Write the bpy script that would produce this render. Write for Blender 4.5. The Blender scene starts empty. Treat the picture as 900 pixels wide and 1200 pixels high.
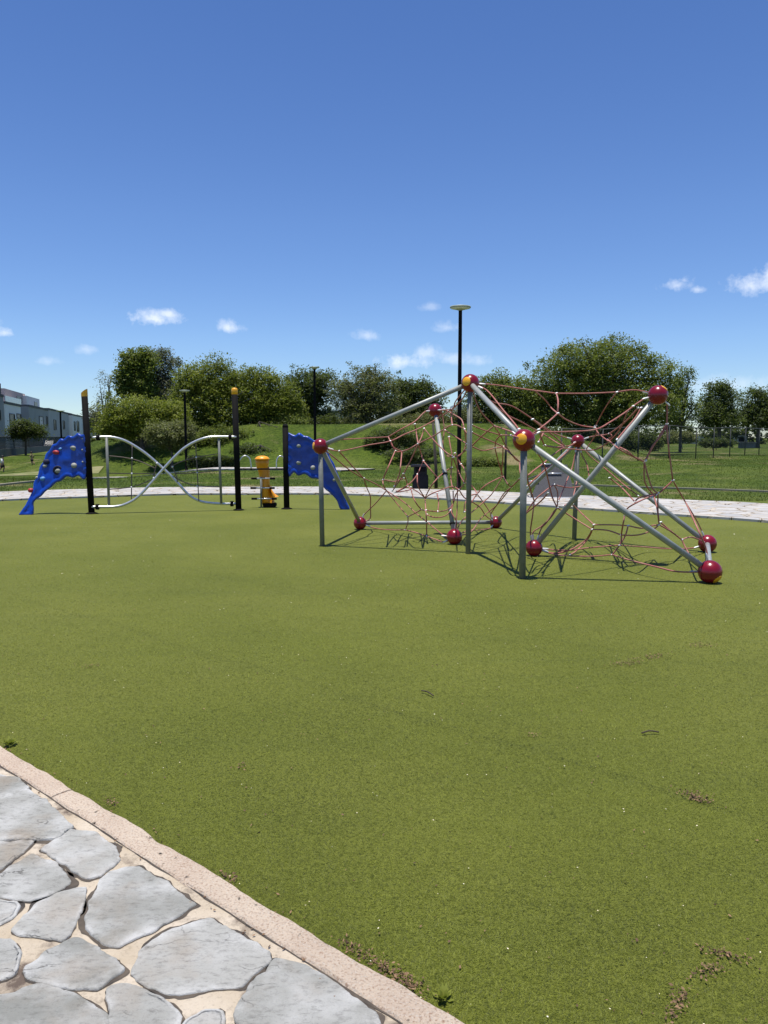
import bpy, bmesh, math, random
import numpy as np
from mathutils import Vector, Matrix, noise as mnoise

random.seed(7)
rng = np.random.default_rng(11)
R = math.radians
scene = bpy.context.scene
col = scene.collection

# ------------------------------------------------------------------ camera
EYE, F, HOR = 1.55, 900.0, 512.0
PITCH = math.atan((600 - HOR) / F)
cam = bpy.data.cameras.new('camera')
cam.sensor_fit = 'VERTICAL'; cam.sensor_height = 36; cam.lens = 36 * F / 1200
cam.clip_start = 0.05; cam.clip_end = 3000
camo = bpy.data.objects.new('camera', cam); col.objects.link(camo)
camo.location = (0, 0, EYE); camo.rotation_euler = (R(90) - PITCH, 0, 0)
scene.camera = camo

# ------------------------------------------------------------------ light
SUN = Vector((-0.05, -0.03, 1)).normalized()
SKY_STRENGTH, SUN_STRENGTH, EXPOSURE = 0.115, 4.75, 0.36
sl = bpy.data.lights.new('sun', 'SUN'); sl.energy = SUN_STRENGTH; sl.angle = R(0.53); sl.color = (1, 0.95, 0.87)
so = bpy.data.objects.new('sun', sl); col.objects.link(so)
so.rotation_euler = (-SUN).to_track_quat('-Z', 'Y').to_euler(); so.location = (0, 0, 30)
vs = scene.view_settings
vs.view_transform = 'Standard'; vs.look = 'None'; vs.exposure = EXPOSURE; vs.gamma = 1; vs.use_curve_mapping = False

def ray(px, py):
    x = (px - 450) / F; y = -(py - 600) / F
    c, s = math.cos(PITCH), math.sin(PITCH)
    return Vector((x, c + s * y, -s + c * y))
def G(px, py, z=0.0):                     # the point of height z on the sight line
    d = ray(px, py); t = (z - EYE) / d.z
    return Vector((0, 0, EYE)) + d * t
def P(px, py, Y):                         # the point at distance Y on the sight line
    d = ray(px, py); return Vector((0, 0, EYE)) + d * (Y / d.y)

world = bpy.data.worlds.new('World'); scene.world = world; world.use_nodes = True
def build_world():
    nt = world.node_tree; N = nt.nodes; L = nt.links; N.clear()
    out = N.new('ShaderNodeOutputWorld'); bg = N.new('ShaderNodeBackground'); bg.inputs[1].default_value = SKY_STRENGTH
    L.new(bg.outputs[0], out.inputs[0])
    sky = N.new('ShaderNodeTexSky'); sky.sky_type = 'NISHITA'; sky.sun_disc = False
    sky.sun_elevation = math.asin(SUN.z); sky.sun_rotation = math.atan2(SUN.x, SUN.y) % (2 * math.pi)
    sky.air_density = 1.0; sky.dust_density = 0.2; sky.ozone_density = 3.2; sky.altitude = 1500
    hs = N.new('ShaderNodeHueSaturation'); hs.inputs['Hue'].default_value = 0.510; hs.inputs['Saturation'].default_value = 1.17; hs.inputs['Value'].default_value = 1.0
    L.new(sky.outputs[0], hs.inputs['Color'])
    tc = N.new('ShaderNodeTexCoord')
    sp = N.new('ShaderNodeSeparateXYZ'); L.new(tc.outputs['Generated'], sp.inputs[0])
    hz = N.new('ShaderNodeValToRGB'); e = hz.color_ramp.elements; e[0].position = 0.0; e[0].color = (.72, .77, .86, 1); e[1].position = 0.6; e[1].color = (.90, .94, .97, 1)
    m_ = e.new(0.12); m_.color = (.92, .945, .97, 1); m_ = e.new(0.26); m_.color = (1.0, 1.0, 1.0, 1); L.new(sp.outputs['Z'], hz.inputs[0])
    hm = N.new('ShaderNodeMix'); hm.data_type = 'RGBA'; hm.blend_type = 'MULTIPLY'; hm.inputs['Factor'].default_value = 1
    L.new(hs.outputs[0], hm.inputs['A']); L.new(hz.outputs[0], hm.inputs['B'])
    nz = N.new('ShaderNodeTexNoise'); nz.inputs['Scale'].default_value = 42; nz.inputs['Detail'].default_value = 7; nz.inputs['Roughness'].default_value = 0.62
    L.new(tc.outputs['Generated'], nz.inputs['Vector'])
    nz2 = N.new('ShaderNodeTexNoise'); nz2.inputs['Scale'].default_value = 130; nz2.inputs['Detail'].default_value = 4
    L.new(tc.outputs['Generated'], nz2.inputs['Vector'])
    def math_(op, a, b=None, clamp=False):
        n = N.new('ShaderNodeMath'); n.operation = op; n.use_clamp = clamp
        for i, v in enumerate((a, b)):
            if v is None: continue
            if isinstance(v, (int, float)): n.inputs[i].default_value = v
            else: L.new(v, n.inputs[i])
        return n.outputs[0]
    def dot(v):
        n = N.new('ShaderNodeVectorMath'); n.operation = 'DOT_PRODUCT'; L.new(tc.outputs['Generated'], n.inputs[0]); n.inputs[1].default_value = v
        return n.outputs['Value']
    rag = math_('ADD', math_('MULTIPLY', math_('SUBTRACT', nz.outputs['Fac'], 0.5), 2.6), math_('MULTIPLY', math_('SUBTRACT', nz2.outputs['Fac'], 0.5), 0.9))
    total = None
    clouds = [(180, 374, 40, 12, .85), (196, 369, 20, 9, .8), (267, 384, 18, 10, .75), (430, 394, 26, 8, .45), (478, 424, 40, 14, .7), (498, 414, 20, 12, .5),
              (528, 421, 34, 10, .4), (525, 384, 20, 8, .4), (6, 390, 16, 8, .8), (102, 410, 15, 8, .35), (793, 334, 20, 10, .65), (802, 328, 12, 7, .6),
              (818, 340, 9, 6, .6), (893, 334, 42, 17, .8), (905, 322, 26, 12, .8), (502, 360, 18, 6, .28), (560, 423, 22, 8, .35), (57, 424, 14, 6, .3),
              (965, 345, 50, 18, .9), (-60, 380, 50, 14, .9), (350, 452, 90, 10, .25), (860, 452, 70, 14, .35)]
    for (px, py, a, b, k) in clouds:
        c = ray(px, py).normalized()
        u = Vector((c.y, -c.x, 0)).normalized(); v = c.cross(u); v = v if v.z > 0 else -v
        du = math_('DIVIDE', dot(u), a / F); dv = math_('DIVIDE', dot(v), b / F)
        dv2 = math_('MAXIMUM', dv, math_('MULTIPLY', dv, -1.35))     # flat bases
        r2 = math_('SQRT', math_('ADD', math_('MULTIPLY', du, du), math_('MULTIPLY', dv2, dv2)))
        dens = math_('ADD', math_('SUBTRACT', 0.92, r2), rag)
        front = math_('GREATER_THAN', dot(c), 0.5)
        dens = math_('MULTIPLY', math_('MULTIPLY', dens, 1.0, True), front)
        near = math_('SUBTRACT', 1.6, r2, True)
        dens = math_('MULTIPLY', math_('MULTIPLY', dens, near), k)
        total = dens if total is None else math_('MAXIMUM', total, dens)
    mix = N.new('ShaderNodeMix'); mix.data_type = 'RGBA'
    L.new(math_('MULTIPLY', total, 0.8), mix.inputs['Factor']); L.new(hm.outputs['Result'], mix.inputs['A']); mix.inputs['B'].default_value = (7.6, 7.9, 8.4, 1)
    L.new(mix.outputs['Result'], bg.inputs[0])
build_world()

# ------------------------------------------------------------------ materials
def mat(name, c1, c2=None, rough=0.7, scale=8, bump=0.0, bscale=None, metal=0, spec=0.5, detail=6, transl=0, coords='Object'):
    m = bpy.data.materials.new(name); m.use_nodes = True
    nt = m.node_tree; N = nt.nodes; L = nt.links; b = N['Principled BSDF']
    b.inputs['Roughness'].default_value = rough; b.inputs['Metallic'].default_value = metal
    b.inputs['Specular IOR Level'].default_value = spec
    tc = N.new('ShaderNodeTexCoord')
    if c2 is None: c2 = tuple(v * 0.8 for v in c1)
    nz = N.new('ShaderNodeTexNoise'); nz.inputs['Scale'].default_value = scale; nz.inputs['Detail'].default_value = detail
    L.new(tc.outputs[coords], nz.inputs['Vector'])
    rp = N.new('ShaderNodeValToRGB'); rp.color_ramp.elements[0].position = 0.32; rp.color_ramp.elements[1].position = 0.68
    rp.color_ramp.elements[0].color = (*c1, 1); rp.color_ramp.elements[1].color = (*c2, 1)
    L.new(nz.outputs['Fac'], rp.inputs[0]); L.new(rp.outputs[0], b.inputs['Base Color'])
    if bump:
        nb = N.new('ShaderNodeTexNoise'); nb.inputs['Scale'].default_value = bscale or scale * 3; nb.inputs['Detail'].default_value = 6
        L.new(tc.outputs[coords], nb.inputs['Vector'])
        bm = N.new('ShaderNodeBump'); bm.inputs['Strength'].default_value = min(1, bump); bm.inputs['Distance'].default_value = 0.02
        L.new(nb.outputs['Fac'], bm.inputs['Height']); L.new(bm.outputs[0], b.inputs['Normal'])
    return m
def mixcol(nt, fac, a, b, blend='MIX'):
    n = nt.nodes.new('ShaderNodeMix'); n.data_type = 'RGBA'; n.blend_type = blend
    for s, v in (('Factor', fac), ('A', a), ('B', b)):
        if hasattr(v, 'links'): nt.links.new(v, n.inputs[s])
        elif isinstance(v, (int, float)): n.inputs[s].default_value = v
        else: n.inputs[s].default_value = (*v, 1)
    return n.outputs['Result']
def noise_fac(nt, scale, lo=0.4, hi=0.6, detail=5, vec=None, kind='Object', rough=0.5, scl=None):
    N, L = nt.nodes, nt.links
    if vec is None:
        vec = N.new('ShaderNodeTexCoord').outputs[kind]
    if scl:
        mp = N.new('ShaderNodeMapping'); mp.inputs['Scale'].default_value = scl; L.new(vec, mp.inputs[0]); vec = mp.outputs[0]
    n = N.new('ShaderNodeTexNoise'); n.inputs['Scale'].default_value = scale; n.inputs['Detail'].default_value = detail; n.inputs['Roughness'].default_value = rough
    L.new(vec, n.inputs['Vector'])
    mr = N.new('ShaderNodeMapRange'); mr.inputs[1].default_value = lo; mr.inputs[2].default_value = hi; mr.clamp = True
    L.new(n.outputs['Fac'], mr.inputs[0]); return mr.outputs[0]

def leaf_mat(name, dark, light, transl=0.3, rough=0.55):
    m = bpy.data.materials.new(name); m.use_nodes = True
    nt = m.node_tree; N = nt.nodes; L = nt.links; b = N['Principled BSDF']; out = N['Material Output']
    at = N.new('ShaderNodeAttribute'); at.attribute_name = 'tone'
    rp = N.new('ShaderNodeValToRGB'); rp.color_ramp.elements[0].color = (*dark, 1); rp.color_ramp.elements[1].color = (*light, 1)
    L.new(at.outputs['Fac'], rp.inputs[0]); L.new(rp.outputs[0], b.inputs['Base Color'])
    b.inputs['Roughness'].default_value = rough; b.inputs['Specular IOR Level'].default_value = 0.35
    if transl:
        t = N.new('ShaderNodeBsdfTranslucent'); L.new(mixcol(nt, 0.5, rp.outputs[0], (0.12, 0.16, 0.01)), t.inputs[0])
        mx = N.new('ShaderNodeMixShader'); mx.inputs[0].default_value = transl
        L.new(b.outputs[0], mx.inputs[1]); L.new(t.outputs[0], mx.inputs[2]); L.new(mx.outputs[0], out.inputs[0])
    return m

M = {}
M['steel'] = mat('galvanised steel', (0.20, 0.21, 0.19), (0.155, 0.163, 0.148), 0.5, 14, 0.1, 60, metal=0.1, spec=0.3)
M['tube'] = mat('powder coated tube', (0.34, 0.355, 0.335), (0.28, 0.295, 0.28), 0.42, 10, metal=0.1, spec=0.35)
M['red'] = mat('red moulded plastic', (0.22, 0.006, 0.016), (0.16, 0.005, 0.012), 0.26, 6, 0.03, 40)
M['yellow'] = mat('yellow moulded plastic', (0.8, 0.40, 0.012), (0.7, 0.33, 0.01), 0.4, 7)
M['orange'] = mat('orange yellow plastic', (0.88, 0.36, 0.008), (0.78, 0.29, 0.006), 0.4, 7, 0.1, 20)
M['blue'] = mat('blue moulded plastic', (0.005, 0.052, 0.39), (0.004, 0.038, 0.29), 0.32, 9, 0.5, 9)
M['black'] = mat('black coated steel', (0.007, 0.007, 0.008), (0.011, 0.0105, 0.01), 0.75, 10, spec=0.06)
M['chrome'] = mat('bright steel', (0.62, 0.63, 0.63), (0.5, 0.51, 0.52), 0.28, 20, metal=0.6)
M['rope'] = mat('faded red rope', (0.35, 0.105, 0.09), (0.43, 0.20, 0.16), 0.85, 5, 0.5, 130)
M['rope_dark'] = mat('dark rope', (0.12, 0.09, 0.08), (0.17, 0.13, 0.11), 0.9, 8)
M['clamp'] = mat('aluminium clamp', (0.75, 0.76, 0.76), (0.6, 0.6, 0.6), 0.4, 30, metal=0.2)
M['hold_grey'] = mat('grey resin hold', (0.3, 0.31, 0.28), (0.22, 0.23, 0.2), 0.6)
M['hold_red'] = mat('red resin hold', (0.42, 0.03, 0.035), None, 0.5)
M['hold_white'] = mat('pale resin hold', (0.34, 0.34, 0.30), None, 0.6)
M['hold_blue'] = mat('light blue resin hold', (0.1, 0.3, 0.62), None, 0.5)
M['hole'] = mat('dark recess', (0.008, 0.012, 0.05), None, 0.8)
M['bin'] = mat('dark bin plastic', (0.008, 0.008, 0.012), (0.013, 0.013, 0.017), 0.6, spec=0.2)
M['bench'] = mat('grey perforated metal', (0.06, 0.06, 0.066), (0.085, 0.085, 0.09), 0.7, 30, 0.4, 200, spec=0.2)
M['lamphead'] = mat('pale lamp casing', (0.34, 0.38, 0.30), (0.28, 0.32, 0.25), 0.5, 20)
M['lampglass'] = mat('lamp diffuser', (0.62, 0.66, 0.55), None, 0.4)
M['bark'] = mat('bark', (0.07, 0.055, 0.042), (0.13, 0.11, 0.09), 0.95, 6, 0.9, 25)
M['bark_pale'] = mat('pale bark', (0.2, 0.185, 0.165), (0.12, 0.11, 0.1), 0.95, 5, 0.8, 20)
M['wood'] = mat('dark timber', (0.03, 0.025, 0.02), (0.05, 0.04, 0.03), 0.9)
M['concrete_dark'] = mat('weathered wall', (0.10, 0.10, 0.095), (0.17, 0.165, 0.16), 0.9, 1.2, 0.3, 12)
M['house_blue'] = mat('blue grey render', (0.27, 0.275, 0.265), (0.31, 0.315, 0.305), 0.9, 0.8)
M['house_grey'] = mat('grey render', (0.38, 0.37, 0.35), (0.44, 0.43, 0.41), 0.9, 0.8)
M['house_dark'] = mat('dark grey render', (0.085, 0.085, 0.085), (0.11, 0.11, 0.11), 0.9, 0.8)
M['house_pale'] = mat('pale render', (0.80, 0.78, 0.74), (0.74, 0.72, 0.68), 0.9, 0.8)
M['house_pink'] = mat('pinkish render', (0.52, 0.40, 0.37), (0.56, 0.44, 0.41), 0.9, 0.8)
M['glass'] = mat('dark window glass', (0.012, 0.015, 0.018), None, 0.3, spec=0.2)
M['curtain'] = mat('white curtain', (0.6, 0.6, 0.58), None, 0.9)
M['frame'] = mat('dark window frame', (0.03, 0.032, 0.035), None, 0.5)
M['railglass'] = mat('frosted balcony glass', (0.48, 0.55, 0.58), None, 0.2)
M['wire'] = mat('fence wire', (0.05, 0.055, 0.05), None, 0.6)
M['skin'] = mat('skin', (0.36, 0.2, 0.13), None, 0.6)
M['hair'] = mat('dark hair', (0.015, 0.012, 0.01), None, 0.7)
M['shirt_tan'] = mat('olive tan cloth', (0.26, 0.22, 0.1), None, 0.9)
M['shirt_white'] = mat('white cloth', (0.75, 0.75, 0.75), None, 0.9)
M['cloth_dark'] = mat('dark cloth', (0.02, 0.02, 0.025), None, 0.9)
M['car_white'] = mat('white car paint', (0.75, 0.75, 0.75), None, 0.3)
M['twig'] = mat('twig', (0.06, 0.045, 0.03), None, 0.9)
M['petal'] = mat('dry petals', (0.75, 0.72, 0.55), (0.6, 0.5, 0.3), 0.8)
M['litter'] = leaf_mat('dry leaf litter', (0.06, 0.035, 0.022), (0.26, 0.16, 0.09), 0.0, 0.9)
M['leaf_mid'] = leaf_mat('mid green leaves', (0.058, 0.091, 0.019), (0.257, 0.304, 0.064), 0.5)
M['leaf_bright'] = leaf_mat('bright green leaves', (0.082, 0.117, 0.015), (0.328, 0.363, 0.058), 0.5)
M['leaf_dark'] = leaf_mat('dark green leaves', (0.035, 0.056, 0.019), (0.135, 0.175, 0.053), 0.5)
M['leaf_olive'] = leaf_mat('olive leaves', (0.088, 0.099, 0.040), (0.269, 0.287, 0.117), 0.5)
M['leaf_grey'] = leaf_mat('grey green leaves', (0.088, 0.099, 0.068), (0.246, 0.257, 0.181), 0.5)
M['turf_blade'] = leaf_mat('artificial turf fibre', (0.038, 0.054, 0.005), (0.32, 0.36, 0.040), 0.42, 0.55)
_b = M['turf_blade'].node_tree.nodes['Principled BSDF']; _b.inputs['Sheen Weight'].default_value = 0.35; _b.inputs['Sheen Roughness'].default_value = 0.4; _b.inputs['Sheen Tint'].default_value = (.75, .8, .4, 1)
M['lawn_blade'] = leaf_mat('lawn grass blades', (0.03, 0.058, 0.005), (0.135, 0.185, 0.02), 0.3, 0.6)

def turf_material():
    m = mat('artificial turf', (0.1, 0.12, 0.03), None, 0.75); nt = m.node_tree; b = nt.nodes['Principled BSDF']
    fine = noise_fac(nt, 260, 0.3, 0.7, 3)
    c = mixcol(nt, fine, (0.056, 0.072, 0.008), (0.178, 0.20, 0.026))
    big = noise_fac(nt, 0.55, 0.35, 0.68, 4)
    c = mixcol(nt, big, c, mixcol(nt, 0.35, c, (0.22, 0.225, 0.045)))
    seam = noise_fac(nt, 1.3, 0.5, 0.7, 3, scl=(0.35, 3.2, 1))
    c = mixcol(nt, seam, c, mixcol(nt, 0.3, c, (0.10, 0.12, 0.02)))
    nt.links.new(c, b.inputs['Base Color']); b.inputs['Specular IOR Level'].default_value = 0.2
    bm = nt.nodes.new('ShaderNodeBump'); bm.inputs['Strength'].default_value = 0.7; bm.inputs['Distance'].default_value = 0.012
    nt.links.new(noise_fac(nt, 190, 0.2, 0.8, 4), bm.inputs['Height']); nt.links.new(bm.outputs[0], b.inputs['Normal'])
    return m
def lawn_material():
    m = mat('park lawn', (0.1, 0.12, 0.03), None, 0.9); nt = m.node_tree; b = nt.nodes['Principled BSDF']
    c = mixcol(nt, noise_fac(nt, 5, 0.3, 0.7, 8), (0.03, 0.06, 0.005), (0.10, 0.142, 0.014))
    c = mixcol(nt, noise_fac(nt, 0.16, 0.48, 0.62, 5), c, mixcol(nt, 0.35, c, (0.18, 0.20, 0.045)))
    c = mixcol(nt, noise_fac(nt, 0.45, 0.45, 0.66, 7), c, mixcol(nt, 0.5, c, (0.02, 0.04, 0.006)))
    dry = noise_fac(nt, 0.33, 0.57, 0.68, 7)
    c = mixcol(nt, dry, c, (0.22, 0.185, 0.09))
    nt.links.new(c, b.inputs['Base Color']); b.inputs['Specular IOR Level'].default_value = 0.15
    bm = nt.nodes.new('ShaderNodeBump'); bm.inputs['Strength'].default_value = 0.9; bm.inputs['Distance'].default_value = 0.08
    nt.links.new(noise_fac(nt, 14, 0.2, 0.8, 6), bm.inputs['Height']); nt.links.new(bm.outputs[0], b.inputs['Normal'])
    return m
def far_paving_material():
    m = mat('white flagstone paving', (0.5, 0.5, 0.5), None, 0.85, spec=0.12); nt = m.node_tree; b = nt.nodes['Principled BSDF']; N = nt.nodes; L = nt.links
    tc = N.new('ShaderNodeTexCoord')
    wn = N.new('ShaderNodeTexNoise'); wn.inputs['Scale'].default_value = 2.5; L.new(tc.outputs['Object'], wn.inputs['Vector'])
    wv = mixcol(nt, 0.12, tc.outputs['Object'], wn.outputs['Color'])
    v = N.new('ShaderNodeTexVoronoi'); v.feature = 'DISTANCE_TO_EDGE'; v.inputs['Scale'].default_value = 2.6; L.new(wv, v.inputs['Vector'])
    v2 = N.new('ShaderNodeTexVoronoi'); v2.inputs['Scale'].default_value = 2.6; L.new(wv, v2.inputs['Vector'])
    mr = N.new('ShaderNodeMapRange'); mr.inputs[1].default_value = 0.012; mr.inputs[2].default_value = 0.03; L.new(v.outputs['Distance'], mr.inputs[0])
    mr2 = N.new('ShaderNodeMapRange'); mr2.inputs[1].default_value = 0.05; mr2.inputs[2].default_value = 0.10; L.new(v.outputs['Distance'], mr2.inputs[0])
    bw = N.new('ShaderNodeRGBToBW'); L.new(v2.outputs['Color'], bw.inputs[0])
    stone = mixcol(nt, bw.outputs[0], (0.33, 0.33, 0.33), (0.50, 0.485, 0.46))
    stone = mixcol(nt, noise_fac(nt, 12, 0.35, 0.7), stone, mixcol(nt, 0.4, stone, (0.3, 0.29, 0.27)))
    c = mixcol(nt, mr2.outputs[0], (0.44, 0.39, 0.32), stone)
    gap = mixcol(nt, noise_fac(nt, 1.7, 0.5, 0.6), (0.05, 0.042, 0.035), (0.5, 0.44, 0.35))
    c = mixcol(nt, mr.outputs[0], gap, c)
    L.new(c, b.inputs['Base Color'])
    bm = N.new('ShaderNodeBump'); bm.inputs['Strength'].default_value = 0.7; bm.inputs['Distance'].default_value = 0.03
    L.new(mr2.outputs[0], bm.inputs['Height']); L.new(bm.outputs[0], b.inputs['Normal'])
    return m
def stone_material():
    m = mat('pale flagstone', (0.4, 0.41, 0.41), None, 0.8, spec=0.12); nt = m.node_tree; b = nt.nodes['Principled BSDF']; N = nt.nodes; L = nt.links
    at = N.new('ShaderNodeAttribute'); at.attribute_name = 'tone'
    c = mixcol(nt, at.outputs['Fac'], (0.265, 0.268, 0.245), (0.43, 0.425, 0.395))
    c = mixcol(nt, noise_fac(nt, 7, 0.42, 0.66, 8), c, mixcol(nt, 0.6, c, (0.52, 0.52, 0.50)))
    c = mixcol(nt, noise_fac(nt, 3.1, 0.5, 0.7, 8, rough=.6), c, mixcol(nt, 0.55, c, (0.30, 0.235, 0.165)))
    c = mixcol(nt, noise_fac(nt, 30, 0.5, 0.68, 10, rough=.75, scl=(1, 2.2, 1)), c, mixcol(nt, 0.6, c, (0.13, 0.125, 0.115)))
    ed = N.new('ShaderNodeAttribute'); ed.attribute_name = 'edge'
    em = N.new('ShaderNodeMath'); em.operation = 'MULTIPLY'; L.new(ed.outputs['Fac'], em.inputs[0]); L.new(noise_fac(nt, 7, 0.46, 0.62, 10, rough=.7), em.inputs[1])
    c = mixcol(nt, em.outputs[0], c, mixcol(nt, 0.75, c, (0.58, 0.58, 0.56)))
    c = mixcol(nt, noise_fac(nt, 130, 0.55, 0.75, 6, rough=.7), c, mixcol(nt, 0.45, c, (0.14, 0.13, 0.12)))
    crack = noise_fac(nt, 5.5, 0.492, 0.5, 5, scl=(1, 2.2, 1)); crack2 = noise_fac(nt, 5.5, 0.508, 0.5, 5, scl=(1, 2.2, 1))
    mm = N.new('ShaderNodeMath'); mm.operation = 'MULTIPLY'; L.new(crack, mm.inputs[0]); L.new(crack2, mm.inputs[1])
    m3 = N.new('ShaderNodeMath'); m3.operation = 'MULTIPLY'; L.new(mm.outputs[0], m3.inputs[0]); L.new(noise_fac(nt, 4, 0.52, 0.62), m3.inputs[1])
    c = mixcol(nt, m3.outputs[0], c, mixcol(nt, 0.7, c, (0.1, 0.09, 0.08)))
    L.new(c, b.inputs['Base Color'])
    h = mixcol(nt, 0.45, noise_fac(nt, 9, 0.25, 0.75, 12, rough=0.7, scl=(1, 2.6, 1)), noise_fac(nt, 75, 0.2, 0.8, 8, rough=0.75))
    h = mixcol(nt, m3.outputs[0], h, (0, 0, 0))
    bm = N.new('ShaderNodeBump'); bm.inputs['Strength'].default_value = 0.75; bm.inputs['Distance'].default_value = 0.017
    L.new(h, bm.inputs['Height']); L.new(bm.outputs[0], b.inputs['Normal'])
    return m
def mortar_material():
    m = mat('sandy mortar', (0.5, 0.44, 0.35), None, 0.95, spec=0.12); nt = m.node_tree; b = nt.nodes['Principled BSDF']; N = nt.nodes; L = nt.links
    c = mixcol(nt, noise_fac(nt, 6, 0.35, 0.65, 8), (0.46, 0.385, 0.285), (0.56, 0.485, 0.385))
    c = mixcol(nt, noise_fac(nt, 4.2, 0.51, 0.64, 10, rough=0.72), c, (0.13, 0.10, 0.08))
    c = mixcol(nt, noise_fac(nt, 90, 0.55, 0.75, 4), c, mixcol(nt, 0.4, c, (0.2, 0.16, 0.12)))
    L.new(c, b.inputs['Base Color'])
    bm = N.new('ShaderNodeBump'); bm.inputs['Strength'].default_value = 0.8; bm.inputs['Distance'].default_value = 0.012
    L.new(noise_fac(nt, 40, 0.2, 0.8, 9, rough=0.65), bm.inputs['Height']); L.new(bm.outputs[0], b.inputs['Normal'])
    return m
def kerb_material():
    m = mat('exposed aggregate kerb', (0.5, 0.4, 0.3), None, 0.95, spec=0.12); nt = m.node_tree; b = nt.nodes['Principled BSDF']; N = nt.nodes; L = nt.links
    c = mixcol(nt, noise_fac(nt, 5, 0.35, 0.65, 7), (0.70, 0.58, 0.45), (0.60, 0.475, 0.365))
    c = mixcol(nt, noise_fac(nt, 120, 0.5, 0.72, 5), c, (0.36, 0.23, 0.16))
    c = mixcol(nt, noise_fac(nt, 180, 0.52, 0.72, 4), c, (0.66, 0.60, 0.52))
    c = mixcol(nt, noise_fac(nt, 26, 0.66, 0.72, 6), c, (0.05, 0.042, 0.035))
    L.new(c, b.inputs['Base Color'])
    bm = N.new('ShaderNodeBump'); bm.inputs['Strength'].default_value = 1; bm.inputs['Distance'].default_value = 0.012
    L.new(noise_fac(nt, 70, 0.2, 0.8, 8, rough=0.7), bm.inputs['Height']); L.new(bm.outputs[0], b.inputs['Normal'])
    return m
M['turf'] = turf_material(); M['lawn'] = lawn_material(); M['far_paving'] = far_paving_material()
M['stone'] = stone_material(); M['mortar'] = mortar_material(); M['kerb'] = kerb_material()
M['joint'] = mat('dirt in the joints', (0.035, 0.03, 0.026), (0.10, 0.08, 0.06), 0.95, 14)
M['kerb_plain'] = mat('grey concrete edging', (0.27, 0.25, 0.18), (0.2, 0.19, 0.13), 0.9, 3)
M['dirt'] = mat('dry trodden earth', (0.22, 0.205, 0.10), (0.12, 0.14, 0.03), 0.95, 1.5)

# ------------------------------------------------------------------ mesh helpers
def link(name, me, parent=None, material=None, smooth=False, loc=None):
    o = bpy.data.objects.new(name, me); col.objects.link(o)
    if material is not None and not me.materials: me.materials.append(material)
    if smooth:
        me.polygons.foreach_set('use_smooth', [True] * len(me.polygons))
    if loc is not None: o.location = loc
    if parent is not None: o.parent = parent
    return o
def tag(o, label=None, cat=None, group=None, kind=None):
    if label: o['label'] = label
    if cat: o['category'] = cat
    if group: o['group'] = group
    if kind: o['kind'] = kind
    return o
def empty(name, loc, label, cat, group=None, rz=0):
    o = bpy.data.objects.new(name, None); col.objects.link(o)
    o.location = loc; o.rotation_euler.z = rz; o.empty_display_size = 0.2
    return tag(o, label, cat, group)
def bm_obj(name, bm, material, parent=None, smooth=False, loc=None):
    me = bpy.data.meshes.new(name); bmesh.ops.recalc_face_normals(bm, faces=bm.faces[:]); bm.to_mesh(me); bm.free()
    return link(name, me, parent, material, smooth, loc)
def copy_tree(o, parent=None):
    c = o.copy(); col.objects.link(c)
    if parent is not None: c.parent = parent
    for ch in list(o.children): copy_tree(ch, c)
    return c
def add_box(bm, c, s, rz=0, taper=1.0, rx=0):
    r = bmesh.ops.create_cube(bm, size=1)
    mt = Matrix.Translation(c) @ Matrix.Rotation(rz, 4, 'Z') @ Matrix.Rotation(rx, 4, 'X')
    for v in r['verts']:
        k = taper if v.co.z > 0 else 1
        v.co = mt @ Vector((v.co.x * s[0] * k, v.co.y * s[1] * k, v.co.z * s[2]))
    return r['verts']
def add_tube(bm, pts, rad, seg=8, cap=True):
    pts = [Vector(p) for p in pts]; n = len(pts)
    if not hasattr(rad, '__len__'): rad = [rad] * n
    rings = []; prev = None
    for i, p in enumerate(pts):
        t = (pts[min(i + 1, n - 1)] - pts[max(i - 1, 0)])
        if t.length < 1e-9: t = Vector((0, 0, 1))
        t.normalize()
        if prev is None:
            a = Vector((0, 0, 1)) if abs(t.z) < 0.9 else Vector((1, 0, 0))
            u = t.cross(a).normalized()
        else:
            u = (prev - t * prev.dot(t))
            u = u.normalized() if u.length > 1e-6 else t.orthogonal().normalized()
        prev = u; w = t.cross(u)
        rings.append([bm.verts.new(p + (u * math.cos(2 * math.pi * k / seg) + w * math.sin(2 * math.pi * k / seg)) * rad[i]) for k in range(seg)])
    for a, b in zip(rings, rings[1:]):
        for k in range(seg): bm.faces.new((a[k], a[(k + 1) % seg], b[(k + 1) % seg], b[k]))
    if cap:
        bm.faces.new(rings[0][::-1]); bm.faces.new(rings[-1])
def smooth_path(pts, sub=4):
    pts = [Vector(p) for p in pts]
    if len(pts) < 3: return pts
    out = []
    for i in range(len(pts) - 1):
        p0 = pts[max(i - 1, 0)]; p1 = pts[i]; p2 = pts[i + 1]; p3 = pts[min(i + 2, len(pts) - 1)]
        for k in range(sub):
            t = k / sub
            out.append(0.5 * ((2 * p1) + (p2 - p0) * t + (2 * p0 - 5 * p1 + 4 * p2 - p3) * t * t + (3 * p1 - p0 - 3 * p2 + p3) * t ** 3))
    out.append(pts[-1]); return out
def add_lathe(bm, prof, seg=20, loc=(0, 0, 0)):
    loc = Vector(loc); rings = []
    for r, z in prof:
        rings.append([bm.verts.new(loc + Vector((max(r, 1e-4) * math.cos(2 * math.pi * k / seg), max(r, 1e-4) * math.sin(2 * math.pi * k / seg), z))) for k in range(seg)])
    for a, b in zip(rings, rings[1:]):
        for k in range(seg): bm.faces.new((a[k], a[(k + 1) % seg], b[(k + 1) % seg], b[k]))
    bm.faces.new(rings[0][::-1]); bm.faces.new(rings[-1])
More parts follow.
